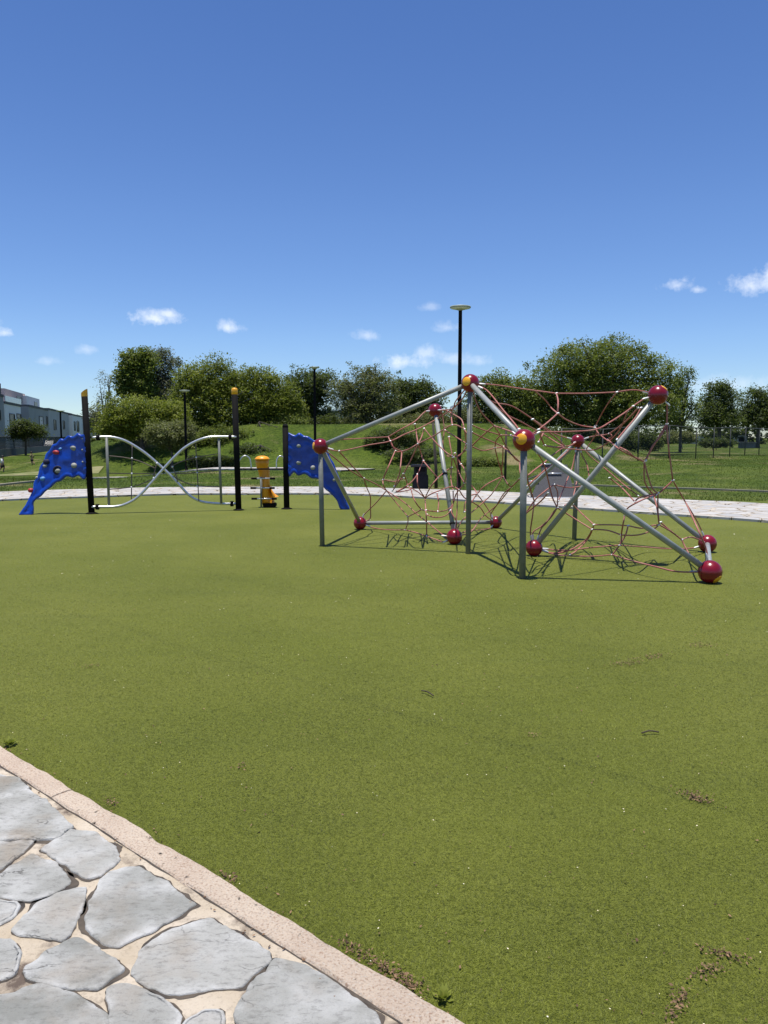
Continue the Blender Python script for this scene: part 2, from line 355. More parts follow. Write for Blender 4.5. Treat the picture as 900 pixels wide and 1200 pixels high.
def add_ball(bm, c, r, seg=28, rings=18, sc=(1, 1, 1)):
    res = bmesh.ops.create_uvsphere(bm, u_segments=seg, v_segments=rings, radius=r)
    for v in res['verts']: v.co = Vector((v.co.x * sc[0], v.co.y * sc[1], v.co.z * sc[2])) + Vector(c)
def np_mesh(name, verts, nper, tone=None):
    """many separate triangles (nper 3) or quads (nper 4): verts is (n, nper, 3)"""
    n = len(verts); me = bpy.data.meshes.new(name)
    me.vertices.add(n * nper); me.vertices.foreach_set('co', np.ascontiguousarray(verts, dtype=np.float32).ravel())
    me.loops.add(n * nper); me.loops.foreach_set('vertex_index', np.arange(n * nper, dtype=np.int32))
    me.polygons.add(n); me.polygons.foreach_set('loop_start', np.arange(0, n * nper, nper, dtype=np.int32))
    try: me.polygons.foreach_set('loop_total', np.full(n, nper, dtype=np.int32))
    except Exception: pass
    if tone is not None:
        a = me.attributes.new('tone', 'FLOAT', 'POINT'); a.data.foreach_set('value', np.repeat(tone, nper).astype(np.float32))
    me.update(calc_edges=True); me.validate(); return me
def sheet(name, pts, z, material, label=None):
    bm = bmesh.new(); vs_ = [bm.verts.new((p[0], p[1], z)) for p in pts]
    f = bm.faces.new(vs_); bmesh.ops.triangulate(bm, faces=[f])
    o = bm_obj(name, bm, material)
    return tag(o, label, None, None, 'structure')

# ------------------------------------------------------------------ ground
def sstep(a, b, x):
    t = min(1, max(0, (x - a) / (b - a))); return t * t * (3 - 2 * t)
def terrain(x, y):
    z = -0.035
    crest = sstep(41.5, 50.5, y) * (1 - sstep(72, 90, y))
    left = sstep(-24.5, -15.5, x + 0.12 * (y - 45)); right = 1 - sstep(7, 19, x)
    z += 2.45 * crest * left * right
    z += -0.62 * sstep(-8, -13, x) * sstep(25, 44, y) * (1 - sstep(48, 62, y))
    z += 0.25 * sstep(10, 16, x) * sstep(24, 34, y)
    if y > 24: z += 0.10 * mnoise.noise(Vector((x * 0.12, y * 0.12, 3))) * sstep(24, 40, y)
    return z
def build_ground():
    bm = bmesh.new()
    def axis(lo, hi, steps):
        out = []; v = lo
        while v < hi:
            out.append(v); v += steps(v)
        out.append(hi); return out
    xs = axis(-600, 600, lambda v: 1.2 if -60 < v < 62 else 12 if abs(v) < 150 else 45)
    ys = axis(-40, 1400, lambda v: 0.9 if 22 < v < 66 else 2.5 if v < 110 else 12 if v < 220 else 60)
    grid = [[bm.verts.new((x, y, terrain(x, y))) for x in xs] for y in ys]
    for j in range(len(ys) - 1):
        for i in range(len(xs) - 1):
            bm.faces.new((grid[j][i], grid[j][i + 1], grid[j + 1][i + 1], grid[j + 1][i]))
    o = bm_obj('ground', bm, M['lawn'], smooth=True)
    tag(o, 'park lawn with a grassy mound behind the playground', None, None, 'structure')
build_ground()

def xy(px, py): p = G(px, py); return (p.x, p.y)
near_edge = [(-16.5, 5), (-15.8, 10), (-13.2, 15)] + [xy(*p) for p in ((0, 587.5), (107, 583.5), (200, 580.5), (300, 580), (380, 580), (450, 582), (550, 588), (650, 595), (740, 601.5), (820, 607), (900, 613))] + [(8.6, 11.2), (9.8, 8), (10.4, 4), (10.4, -6)]
far_edge = [(-19.5, 5), (-18.6, 11), (-15.5, 17)] + [xy(*p) for p in ((0, 578), (107, 574.5), (200, 572.5), (300, 572), (380, 572), (450, 573.5), (550, 576.5), (650, 581), (740, 585), (820, 588.5), (900, 592.5))] + [(11.4, 12.8), (13.2, 8.5), (13.8, 4), (13.8, -6)]
near_edge = [(p.x, p.y) for p in smooth_path([(a, b, 0) for a, b in near_edge], 5)]
far_edge = [(p.x, p.y) for p in smooth_path([(a, b, 0) for a, b in far_edge], 5)]
def strip(name, e0, e1, z0, z1, material, label):
    bm = bmesh.new(); rows = []
    for a, b in zip(e0, e1):
        rows.append([bm.verts.new((a[0], a[1], z0)), bm.verts.new((a[0], a[1], z1)), bm.verts.new((b[0], b[1], z1)), bm.verts.new((b[0], b[1], z0))])
    for p, q in zip(rows, rows[1:]):
        for k in range(3): bm.faces.new((p[k], p[k + 1], q[k + 1], q[k]))
    return tag(bm_obj(name, bm, material), label, None, None, 'structure')
strip('path', near_edge, far_edge, -0.04, 0.045, M['far_paving'], 'pale stone path curving behind the artificial turf')

# foreground kerb line, world coordinates
K0o, K1o = G(0, 872, 0.03), G(545, 1200, 0.03)
K0i, K1i = G(0, 902, 0.03), G(490, 1200, 0.03)
kd = (K1o - K0o).normalized(); kd.z = 0; kd.normalize(); kn = Vector((kd.y, -kd.x, 0))
if kn.dot(K0i - K0o) < 0: kn = -kn          # towards the paving
kw = (K0i - K0o).dot(kn)
kw = 0.5 * (kw + (K1i - K1o).dot(kn))
def kerbpt(s, w): return K0o + kd * s + kn * w
S0, S1 = -9.0, 8.5
turf_poly = [(kerbpt(S0, 0.02).x, kerbpt(S0, 0.02).y)] + [p for p in near_edge if (Vector((p[0], p[1], 0)) - kerbpt(0, 0)).dot(kn) < -0.3] + [(kerbpt(S1, 0.02).x, kerbpt(S1, 0.02).y)]
o = sheet('turf', turf_poly, 0.0, M['turf'], 'artificial turf of the playground')
def build_kerb():
    bm = bmesh.new(); n = 900; rows = []
    joints = [S0 + .35 + i * 2.35 for i in range(8)]
    ss = sorted([S0 + (S1 - S0) * i / n for i in range(n + 1)] + [q + d for q in joints for d in (-.006, -.002, .002, .006)])
    for s in ss:
        dip = 0.014 if min(abs(s - q) for q in joints) < .003 else 0
        j = lambda q, a=0.012: a * mnoise.fractal(Vector((s * 6, q * 7.3, 0)), 1, 2, 4)
        e = 0.009 * mnoise.noise(Vector((s * 2.1, 0, 5))) + j(1, .009); prof = [(e, -0.05), (e, 0.02 + j(7, .005)), (e + 0.007 + j(3, .005), 0.031 + j(2, .004)), (kw * 0.3, 0.034 + j(8, .003)), (kw * 0.65, 0.034 + j(4, .003)), (kw - 0.008 + j(5, .006), 0.033 + j(6, .003)), (kw + j(5, .006), 0.026), (kw + j(5, .006), -0.05)]
        rows.append([bm.verts.new(kerbpt(s, w) + Vector((0, 0, z - 0.03 - dip))) for w, z in prof])
    for p, q in zip(rows, rows[1:]):
        for k in range(len(p) - 1): bm.faces.new((p[k], p[k + 1], q[k + 1], q[k]))
    tag(bm_obj('kerb', bm, M['kerb']), 'rough pinkish concrete kerb between turf and flagstones', None, None, 'structure')
build_kerb()

# flagstones in the foreground
stones_px = [
 [(0,908),(13,910),(32,922),(17,928),(-10,934),(-30,925),(-25,908)],
 [(-40,936),(0,935),(33,925),(43,932),(62,950),(83,967),(68,980),(0,983),(-45,985)],
 [(52,995),(83,972),(110,975),(133,993),(137,1007),(117,1023),(100,1026),(67,1003)],
 [(-30,988),(35,987),(20,1001),(0,1017),(-30,1024)],
 [(-12,1032),(37,1001),(58,1008),(82,1032),(60,1045),(35,1053),(-12,1046)],
 [(17,1087),(43,1060),(70,1046),(98,1041),(93,1067),(73,1100)],
 [(-20,1051),(18,1060),(13,1073),(-20,1090)],
 [(125,1027),(147,1015),(163,1017),(200,1040),(227,1058),(187,1083),(167,1092),(138,1105),(110,1093),(105,1073),(113,1047)],
 [(33,1133),(57,1113),(90,1102),(113,1112),(143,1135),(110,1155),(67,1153),(40,1143)],
 [(-18,1104),(15,1105),(20,1117),(17,1137),(-18,1154)],
 [(157,1133),(170,1107),(200,1090),(247,1077),(280,1100),(316,1115),(310,1126),(283,1150),(233,1157),(200,1158),(180,1153)],
 [(-25,1172),(50,1154),(80,1163),(113,1183),(127,1194),(112,1222),(-25,1226)],
 [(127,1158),(150,1153),(187,1170),(212,1188),(197,1214),(137,1214)],
 [(279,1183),(324,1124),(363,1134),(437,1187),(452,1222),(296,1226)],
 [(216,1203),(240,1184),(257,1187),(264,1215),(214,1222)]]
def clip_poly(poly, a, n):      # keep the side where (p - a).n <= 0
    out = []
    for i, p in enumerate(poly):
        q = poly[(i + 1) % len(poly)]; dp = (p - a).dot(n); dq = (q - a).dot(n)
        if dp <= 0: out.append(p)
        if dp * dq < 0: out.append(p + (q - p) * (dp / (dp - dq)))
    return out
def build_paving():
    # mortar bed
    pts = [kerbpt(S0, kw - 0.01), kerbpt(S1, kw - 0.01), kerbpt(S1, 4.2), kerbpt(S0, 4.2)]
    bm = bmesh.new(); bm.faces.new([bm.verts.new((p.x, p.y, 0)) for p in pts])
    bmesh.ops.subdivide_edges(bm, edges=bm.edges[:], cuts=1, use_grid_fill=True)
    tag(bm_obj('pavement', bm, M['mortar'], None, False, (0, 0, .025)), 'sandy mortar bed of the flagstone pavement', None, None, 'structure')
    polys = []
    for st in stones_px: polys.append([Vector((*G(*p, .033).xy, 0)) for p in st])
    # more stones beyond the frame, cut as Voronoi cells
    cents = [sum(p, Vector()) / len(p) for p in polys]; seeds = list(cents); extra = []
    r = random.Random(5)
    for i in range(-20, 20):
        for j in range(0, 10):
            c = kerbpt(i * 0.42 + r.uniform(-.13, .13) + (j % 2) * .2, kw + 0.24 + j * 0.4 + r.uniform(-.1, .1))
            pr = c - Vector((0, 0, EYE)); 
            depth = pr.y * math.cos(PITCH) + EYE * math.sin(PITCH)
            if depth > 0.3:
                sx = 450 + F * c.x / depth; sy = 600 + F * (EYE * math.cos(PITCH) - c.y * math.sin(PITCH)) / depth
                if -60 < sx < 480 and 850 < sy < 1245: continue
            if min((c - q).length for q in seeds) < 0.27: continue
            seeds.append(c); extra.append(c)
    for c in extra:
        poly = [c + Vector((a * 0.4, b * 0.4, 0)) for a, b in ((-1, -1), (1, -1), (1, 1), (-1, 1))]
        poly = clip_poly(poly, kerbpt(0, kw + 0.045), -kn)
        for q in seeds:
            if q is c or (q - c).length > 1.1: continue
            d = (q - c); poly = clip_poly(poly, c + d * 0.5 - d.normalized() * 0.028, d.normalized())
            if len(poly) < 3: break
        for pl in polys[:len(stones_px)]:
            for q in pl:
                d = q - c
                if d.length < 0.5 and len(poly) >= 3: poly = clip_poly(poly, c + d - d.normalized() * 0.03, d.normalized())
        if len(poly) >= 3: polys.append(poly)
    bms, bmj = bmesh.new(), bmesh.new(); tone = bms.verts.layers.float.new('tone'); edge = bms.verts.layers.float.new('edge')
    for k, poly in enumerate(polys):
        ar = sum(p.x * q.y - q.x * p.y for p, q in zip(poly, poly[1:] + poly[:1]))
        if ar < 0: poly = poly[::-1]
        if abs(ar) < 0.012: continue
        c = sum(poly, Vector()) / len(poly)
        # dense ragged outline with rounded corners
        ring = []
        for p, q in zip(poly, poly[1:] + poly[:1]):
            m = max(3, int((q - p).length / 0.011))
            for i in range(m): ring.append(p + (q - p) * (i / m))
        for _ in range(1): ring = [ring[i] * 0.5 + (ring[i - 1] + ring[(i + 1) % len(ring)]) * 0.25 for i in range(len(ring))]
        n = len(ring); out = []
        for p in ring:
            d = (p - c).normalized(); out.append(p + d * (0.015 + 0.014 * mnoise.fractal(Vector((p.x * 13, p.y * 13, k)), 0.9, 2, 5)))
        tn = r.random(); hh = 0.006 + 0.003 * r.random(); tilt = Vector((r.uniform(-.01, .01), r.uniform(-.01, .01), 0))
        loops = []
        for ins, z in ((0.0, -0.01), (0.0005, 0.5), (0.0035, 0.9), (0.007, 0.97), (0.013, 1.0)):
            loops.append([Vector((p.x, p.y, 0)) + (c - p).normalized() * ins + Vector((0, 0, (z * hh if z > 0 else z) + (p - c).dot(tilt) * (z > 0) + 0.003 * (z > .5) * mnoise.fractal(Vector((p.x * 20, p.y * 20, k + 9)), 1, 2, 3))) for p in out])
        for f in (0.82, 0.7, 0.5, 0.3, 0.14):
            loops.append([c + (p - c) * f + Vector((0, 0, hh + (p - c).dot(tilt) * f + 0.0022 * mnoise.fractal(Vector(((c + (p - c) * f).x * 7, (c + (p - c) * f).y * 7, k)), 1, 2, 4))) for p in out])
        rows = []
        for li, lp in enumerate(loops):
            row = [bms.verts.new(p) for p in lp]
            for v in row: v[tone] = tn; v[edge] = (.6, .9, 1, .95, .8, .35, .05, 0, 0)[min(li, 8)]
            rows.append(row)
        for a, b in zip(rows, rows[1:]):
            for i in range(n): bms.faces.new((a[i], a[(i + 1) % n], b[(i + 1) % n], b[i]))
        bms.faces.new(rows[-1])
        # dirty joint hugging one side of the stone
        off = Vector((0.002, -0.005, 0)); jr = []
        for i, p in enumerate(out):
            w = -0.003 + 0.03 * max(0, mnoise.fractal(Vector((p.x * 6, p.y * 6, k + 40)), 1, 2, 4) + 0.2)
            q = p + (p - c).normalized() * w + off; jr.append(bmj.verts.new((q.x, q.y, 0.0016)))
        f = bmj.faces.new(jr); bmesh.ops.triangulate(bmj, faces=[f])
    # joint along the kerb
    prev = None
    for i in range(400):
        s = S0 + (S1 - S0) * i / 399
        w = 0.004 + 0.010 * mnoise.fractal(Vector((s * 5, 2, 0)), 1, 2, 4)
        a, b = kerbpt(s, kw - 0.003), kerbpt(s, kw + max(0.0015, w))
        cur = (bmj.verts.new((a.x, a.y, 0.0026)), bmj.verts.new((b.x, b.y, 0.0026)))
        if prev: bmj.faces.new((prev[0], prev[1], cur[1], cur[0]))
        prev = cur
    tag(bm_obj('flagstone_paving', bms, M['stone'], None, True, (0, 0, .025)), 'large irregular pale grey flagstones', None, None, 'structure')
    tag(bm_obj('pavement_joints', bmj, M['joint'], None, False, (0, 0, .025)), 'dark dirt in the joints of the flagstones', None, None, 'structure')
build_paving()

def ribbon(name, pts, w, z, material, label, follow=False, raised=0.0):
    pts = smooth_path([Vector((p[0], p[1], 0)) for p in pts], 6); bm = bmesh.new(); rows = []
    for i, p in enumerate(pts):
        t = (pts[min(i + 1, len(pts) - 1)] - pts[max(i - 1, 0)]).normalized(); nn = Vector((-t.y, t.x, 0)) * w * 0.5
        row = []
        for q, dz in ((p - nn, -0.06), (p - nn, 0), (p + nn, 0), (p + nn, -0.06)):
            base = terrain(q.x, q.y) if follow else 0
            row.append(bm.verts.new((q.x, q.y, base + z + dz)))
        rows.append(row)
    for a, b in zip(rows, rows[1:]):
        for k in range(3): bm.faces.new((a[k], a[k + 1], b[k + 1], b[k]))
    return tag(bm_obj(name, bm, material), label, None, None, 'structure')
ribbon('kerb', [xy(660, 567), xy(740, 570), xy(820, 572.5), xy(900, 575.5), xy(960, 578), xy(1100, 588)], 0.14, 0.05, M['kerb_plain'], 'thin grey concrete edging across the lawn on the right', True)
ribbon('kerb', [xy(-120, 577), xy(-40, 572), xy(0, 568), xy(25, 565), xy(45, 562.5)], 0.16, 0.06, M['kerb_plain'], 'thin grey concrete edging across the lawn on the left', True)
ribbon('path', [xy(120, 548.5), xy(160, 549), xy(230, 549), xy(300, 549), xy(345, 549), xy(380, 549.5), xy(420, 551)], 2.3, 0.07, M['far_paving'], 'far pale stone path at the foot of the mound', True)
ribbon('dirt_track', [(-30, 41), (-24, 41.5), (-20, 43), (-16, 43.5)], 1.3, 0.03, M['dirt'], 'trodden earth track across the far left lawn', True)

# ------------------------------------------------------------------ grass fibres
def blades(name, P0, h, w, tone, material, lean=0.6, label=None, lay=False):
    n = len(P0); a = rng.uniform(0, 2 * np.pi, n); la = rng.uniform(0, 2 * np.pi, n); lm = rng.uniform(0.1 if not lay else 0.9, lean, n) * h
    if lay: a = la + np.pi / 2 + rng.normal(0, .5, n)
    dx = np.stack([np.cos(a), np.sin(a), np.zeros(n)], 1) * (w / 2)[:, None]
    tip = P0 + np.stack([np.cos(la) * lm, np.sin(la) * lm, h * rng.uniform(.75, 1, n)], 1)
    V = np.stack([P0 - dx, P0 + dx, tip], 1)
    o = link(name, np_mesh(name, V, 3, tone), None, material)
    return tag(o, label, 'grass', None, 'stuff')
def in_turf(x, y):
    inside = np.zeros(len(x), bool); poly = turf_poly; j = len(poly) - 1
    for i in range(len(poly)):
        xi, yi = poly[i]; xj, yj = poly[j]
        hit = ((yi > y) != (yj > y)) & (x < (xj - xi) * (y - yi) / (yj - yi + 1e-12) + xi)
        inside ^= hit; j = i
    return inside
def build_turf_blades():
    # density falls with the square of the distance to the standing place
    n = 2900000
    d = np.exp(rng.uniform(np.log(1.0), np.log(24.0), n)); th = rng.uniform(-1.1, 1.1, n)
    x, y = d * np.sin(th), d * np.cos(th); k = in_turf(x, y) & (rng.random(n) < np.clip(1.25 - (d - 2.5) / 11, 0.06, 1)); x, y, d = x[k], y[k], d[k]; n = len(x)
    wob = lambda a, b, c: np.sin(a * x + b * y + c + 1.1 * np.sin(.7 * b * x - .6 * a * y + 2 * c))
    patch = wob(.9, .35, 1) * wob(-.4, 1.1, 2) + .6 * wob(2.3, 1.2, 3) * wob(-1.1, 2.6, .5) + .4 * wob(4.6, -3.1, 1.7)
    v = x * kn.x + y * kn.y; u_ = x * kd.x + y * kd.y                       # rolls laid along the kerb, seams every two metres
    seam = np.exp(-(((v + .25 + .02 * np.sin(u_ * 3)) % 2.0 - 1.0) / .035) ** 2); brush = np.sin(v * 9 + 1.5 * np.sin(u_ * .8)) * .5 + np.sin(v * 23 + u_ * 1.3) * .3
    tn = np.clip(rng.normal(0.47, 0.26, n) + 0.09 * patch - 0.26 * seam + 0.05 * brush, 0, 1)
    blades('turf_fibres', np.stack([x, y, np.full(n, -0.001)], 1), rng.uniform(.004, .009, n), 0.0019 * np.maximum(1, d / 2.8), tn, M['turf_blade'], 3.4, 'short green fibres of the artificial turf', True)
build_turf_blades()
def build_lawn_blades():
    n = 260000
    x = rng.uniform(-32, 34, n); y = 19 + 40 * rng.random(n) ** 1.6
    ok = []
    ne = np.array(far_edge)
    fy = np.interp(x, ne[:, 0], ne[:, 1], left=5, right=5)
    k = (y > fy + 0.25); x, y = x[k], y[k]
    k = ~((np.abs(y - 38.3) < 1.6) & (x > -14.5) & (x < -1)); x, y = x[k], y[k]
    z = np.array([terrain(a, b) for a, b in zip(x, y)]); n = len(x)
    tn = np.clip(rng.normal(0.45, 0.25, n), 0, 1)
    blades('lawn_grass', np.stack([x, y, z - 0.01], 1), rng.uniform(.025, .07, n), 0.010 + 0.0005 * y, tn, M['lawn_blade'], 0.8, 'uneven lawn grass beyond the stone path')
build_lawn_blades()

# ------------------------------------------------------------------ climbing net frame
def build_net():
    base = {'A': (379, 640), 'C': (548, 649), 'H': (613, 678), 'G': (671.5, 632.5)}
    ball_px = {'A': (375.5, 523), 'B': (422, 613), 'C': (551, 449), 'D': (510, 481), 'E': (532.5, 629), 'F': (581, 612),
               'G': (677, 517), 'H': (614, 516), 'I': (832, 670), 'J': (626, 642), 'K': (771, 463), 'L': (829, 637)}
    RAD = {'A': .110, 'B': .110, 'C': .118, 'D': .110, 'E': .114, 'F': .104, 'G': .102, 'H': .121, 'I': .124, 'J': .110, 'K': .115, 'L': .120}
    pos = {}; foot = {}
    for k, (px, py) in ball_px.items():
        if k in base:
            foot[k] = G(*base[k]); pos[k] = P(px, py, foot[k].y)
        elif k == 'D': pos[k] = P(px, py, 12.2)
        elif k == 'K': pos[k] = P(px, py, 9.2)
        else: pos[k] = G(px, py, RAD[k] - 0.004)
    root = empty('climbing_net', (pos['E'].x, pos['E'].y, 0), 'rope climbing net strung in a zigzag frame of grey tubes with red balls', 'climbing net')
    off = root.location.copy()
    def part(name, bm, m, parent=root, smooth=True): 
        o = bm_obj(name, bm, m, parent, smooth); return o
    def local(p): return Vector(p) - off
    for k in 'ACHG':
        bm = bmesh.new(); top = pos[k].copy(); f = foot[k].copy(); f.z = 0.0
        f.x = top.x + (f.x - top.x) * 0.5
        add_tube(bm, [local(f), local(top)], 0.034 if k != 'H' else 0.036, 14); part('post', bm, M['steel'])
    tubes = ['AB', 'AC', 'CH', 'HI', 'IL', 'LG', 'GF', 'FB', 'DE', 'JK']
    for t in tubes:
        bm = bmesh.new(); add_tube(bm, [local(pos[t[0]]), local(pos[t[1]])], 0.033, 14); tb = part('tube', bm, M['tube'])
        if t == 'DE':
            bm = bmesh.new()
            bm.free()
            for f in (0.52, 0.9):
                bm = bmesh.new(); a, b = pos['D'].lerp(pos['E'], f), pos['D'].lerp(pos['E'], f + 0.012); add_tube(bm, [local(a), local(b)], 0.042, 14)
                bm_obj('band', bm, M['black'], tb, True)
    cap_dir = {'C': (-.55, -.82, .15), 'H': (-.42, -.9, .12), 'I': (.45, -.62, -.62), 'K': (.62, -.2, .72), 'A': (-.93, -.3, .1)}
    balls = {}
    for k, p in pos.items():
        bm = bmesh.new(); add_ball(bm, local(p), RAD[k], 36, 22); b = part('ball', bm, M['red']); balls[k] = b
        if k in cap_dir:
            d = Vector(cap_dir[k]).normalized(); q = d.to_track_quat('Z', 'Y'); bm = bmesh.new()
            A = R(29) if k in 'CH' else R(26); prof = [((RAD[k] + .004) * math.sin(A * i / 8), (RAD[k] + .004) * math.cos(A * i / 8)) for i in range(9)] + [((RAD[k] - .012) * math.sin(A), (RAD[k] - .012) * math.cos(A))]
            add_lathe(bm, prof, 28)
            for v in bm.verts: v.co = local(p) + q @ v.co
            c = bm_obj('yellow_cap', bm, M['yellow'], b, True)
    # ropes: lines through points picked on sight lines; their distance is blended from the balls they hang between
    px_all = dict(ball_px); inv = {k: 1 / pos[k].y for k in pos}
    reg = []
    def depth(face, x, y):
        sw = s = 0
        for k in face:
            w = 1 / (((x - px_all[k][0]) ** 2 + (y - px_all[k][1]) ** 2) ** 1.0 + 30); sw += w; s += w * inv[k]
        return sw / s
    lines = NET.strip().split('\n'); bm_ropes = {'L': bmesh.new(), 'R': bmesh.new()}; ends = {'L': {}, 'R': {}}; ferr = {'L': [], 'R': []}
    for ln in lines:
        face, rest = ln.split(':'); toks = rest.split(); pts = []; side = 'L' if set(face) <= set('ABCDEF') else 'R'
        if face == 'CEFH' or face == 'CFGH': side = 'R'
        for i, t in enumerate(toks):
            if t in pos: pts.append(pos[t].copy()); continue
            x, y = map(float, t.split(','))
            hit = next((q for q in reg if (q[0] - x) ** 2 + (q[1] - y) ** 2 < 4.5), None)
            if hit is None:
                p3 = P(x, y, depth(face, x, y)); 
                if p3.z < 0.012: p3 = G(x, y, 0.012)
                hit = (x, y, p3, len(reg)); reg.append(hit)
            pts.append(hit[2].copy())
            if i in (0, len(toks) - 1) or len(toks) > 4:
                e = ends[side].setdefault(hit[3], [0, hit[2], None]); e[0] += 1 if i in (0, len(toks) - 1) else 0; e[2] = pts[-2] if len(pts) > 1 else None
        for a, b, k in ((0, 1, toks[0]), (-1, -2, toks[-1])):
            if k in pos:
                d = (pts[b] - pts[a]).normalized(); s = pos[k] + d * RAD[k] * 0.96; ferr[side].append((s, s + d * 0.085))
        sm = [p for p in smooth_path([local(p) for p in pts], 5)]
        if len(pts) == 2:
            a, b = sm[0], sm[-1]; L_ = (b - a).length
            sm = [a.lerp(b, i / 8) + Vector((0, 0, -0.03 * L_ * 4 * (i / 8) * (1 - i / 8))) for i in range(9)]
        add_tube(bm_ropes[side], sm, 0.0092, 6)
    for side in 'LR':
        net = bm_obj('rope_net', bm_ropes[side], M['rope'], root, True)
        bm = bmesh.new(); add_tube(bm, [(0, 0, -0.5), (0, 0, -.3), (0, 0, .3), (0, 0, .5)], [.6, 1, 1, .6], 8); me = None
        proto = bm_obj('clamp', bm, M['clamp'], net, True)
        spots = [(e[1], e[2]) for e in ends[side].values() if e[0] >= 1]
        first = True; cnt = 0
        items = [(s, e, 0.012) for s, e in ferr[side]]
        for c, prevp in spots:
            d = ((prevp - c) if prevp is not None else Vector((1, 0, .3))).normalized(); items.append((c - d * .016, c + d * .02, 0.0112))
        for s, e, rr in items[:98]:
            o = proto if first else proto.copy()
            if not first: col.objects.link(o); o.parent = net
            first = False; o.location = local((s + e) / 2); o.rotation_mode = 'QUATERNION'; o.rotation_quaternion = (e - s).to_track_quat('Z', 'Y')
            o.scale = (rr, rr, (e - s).length)
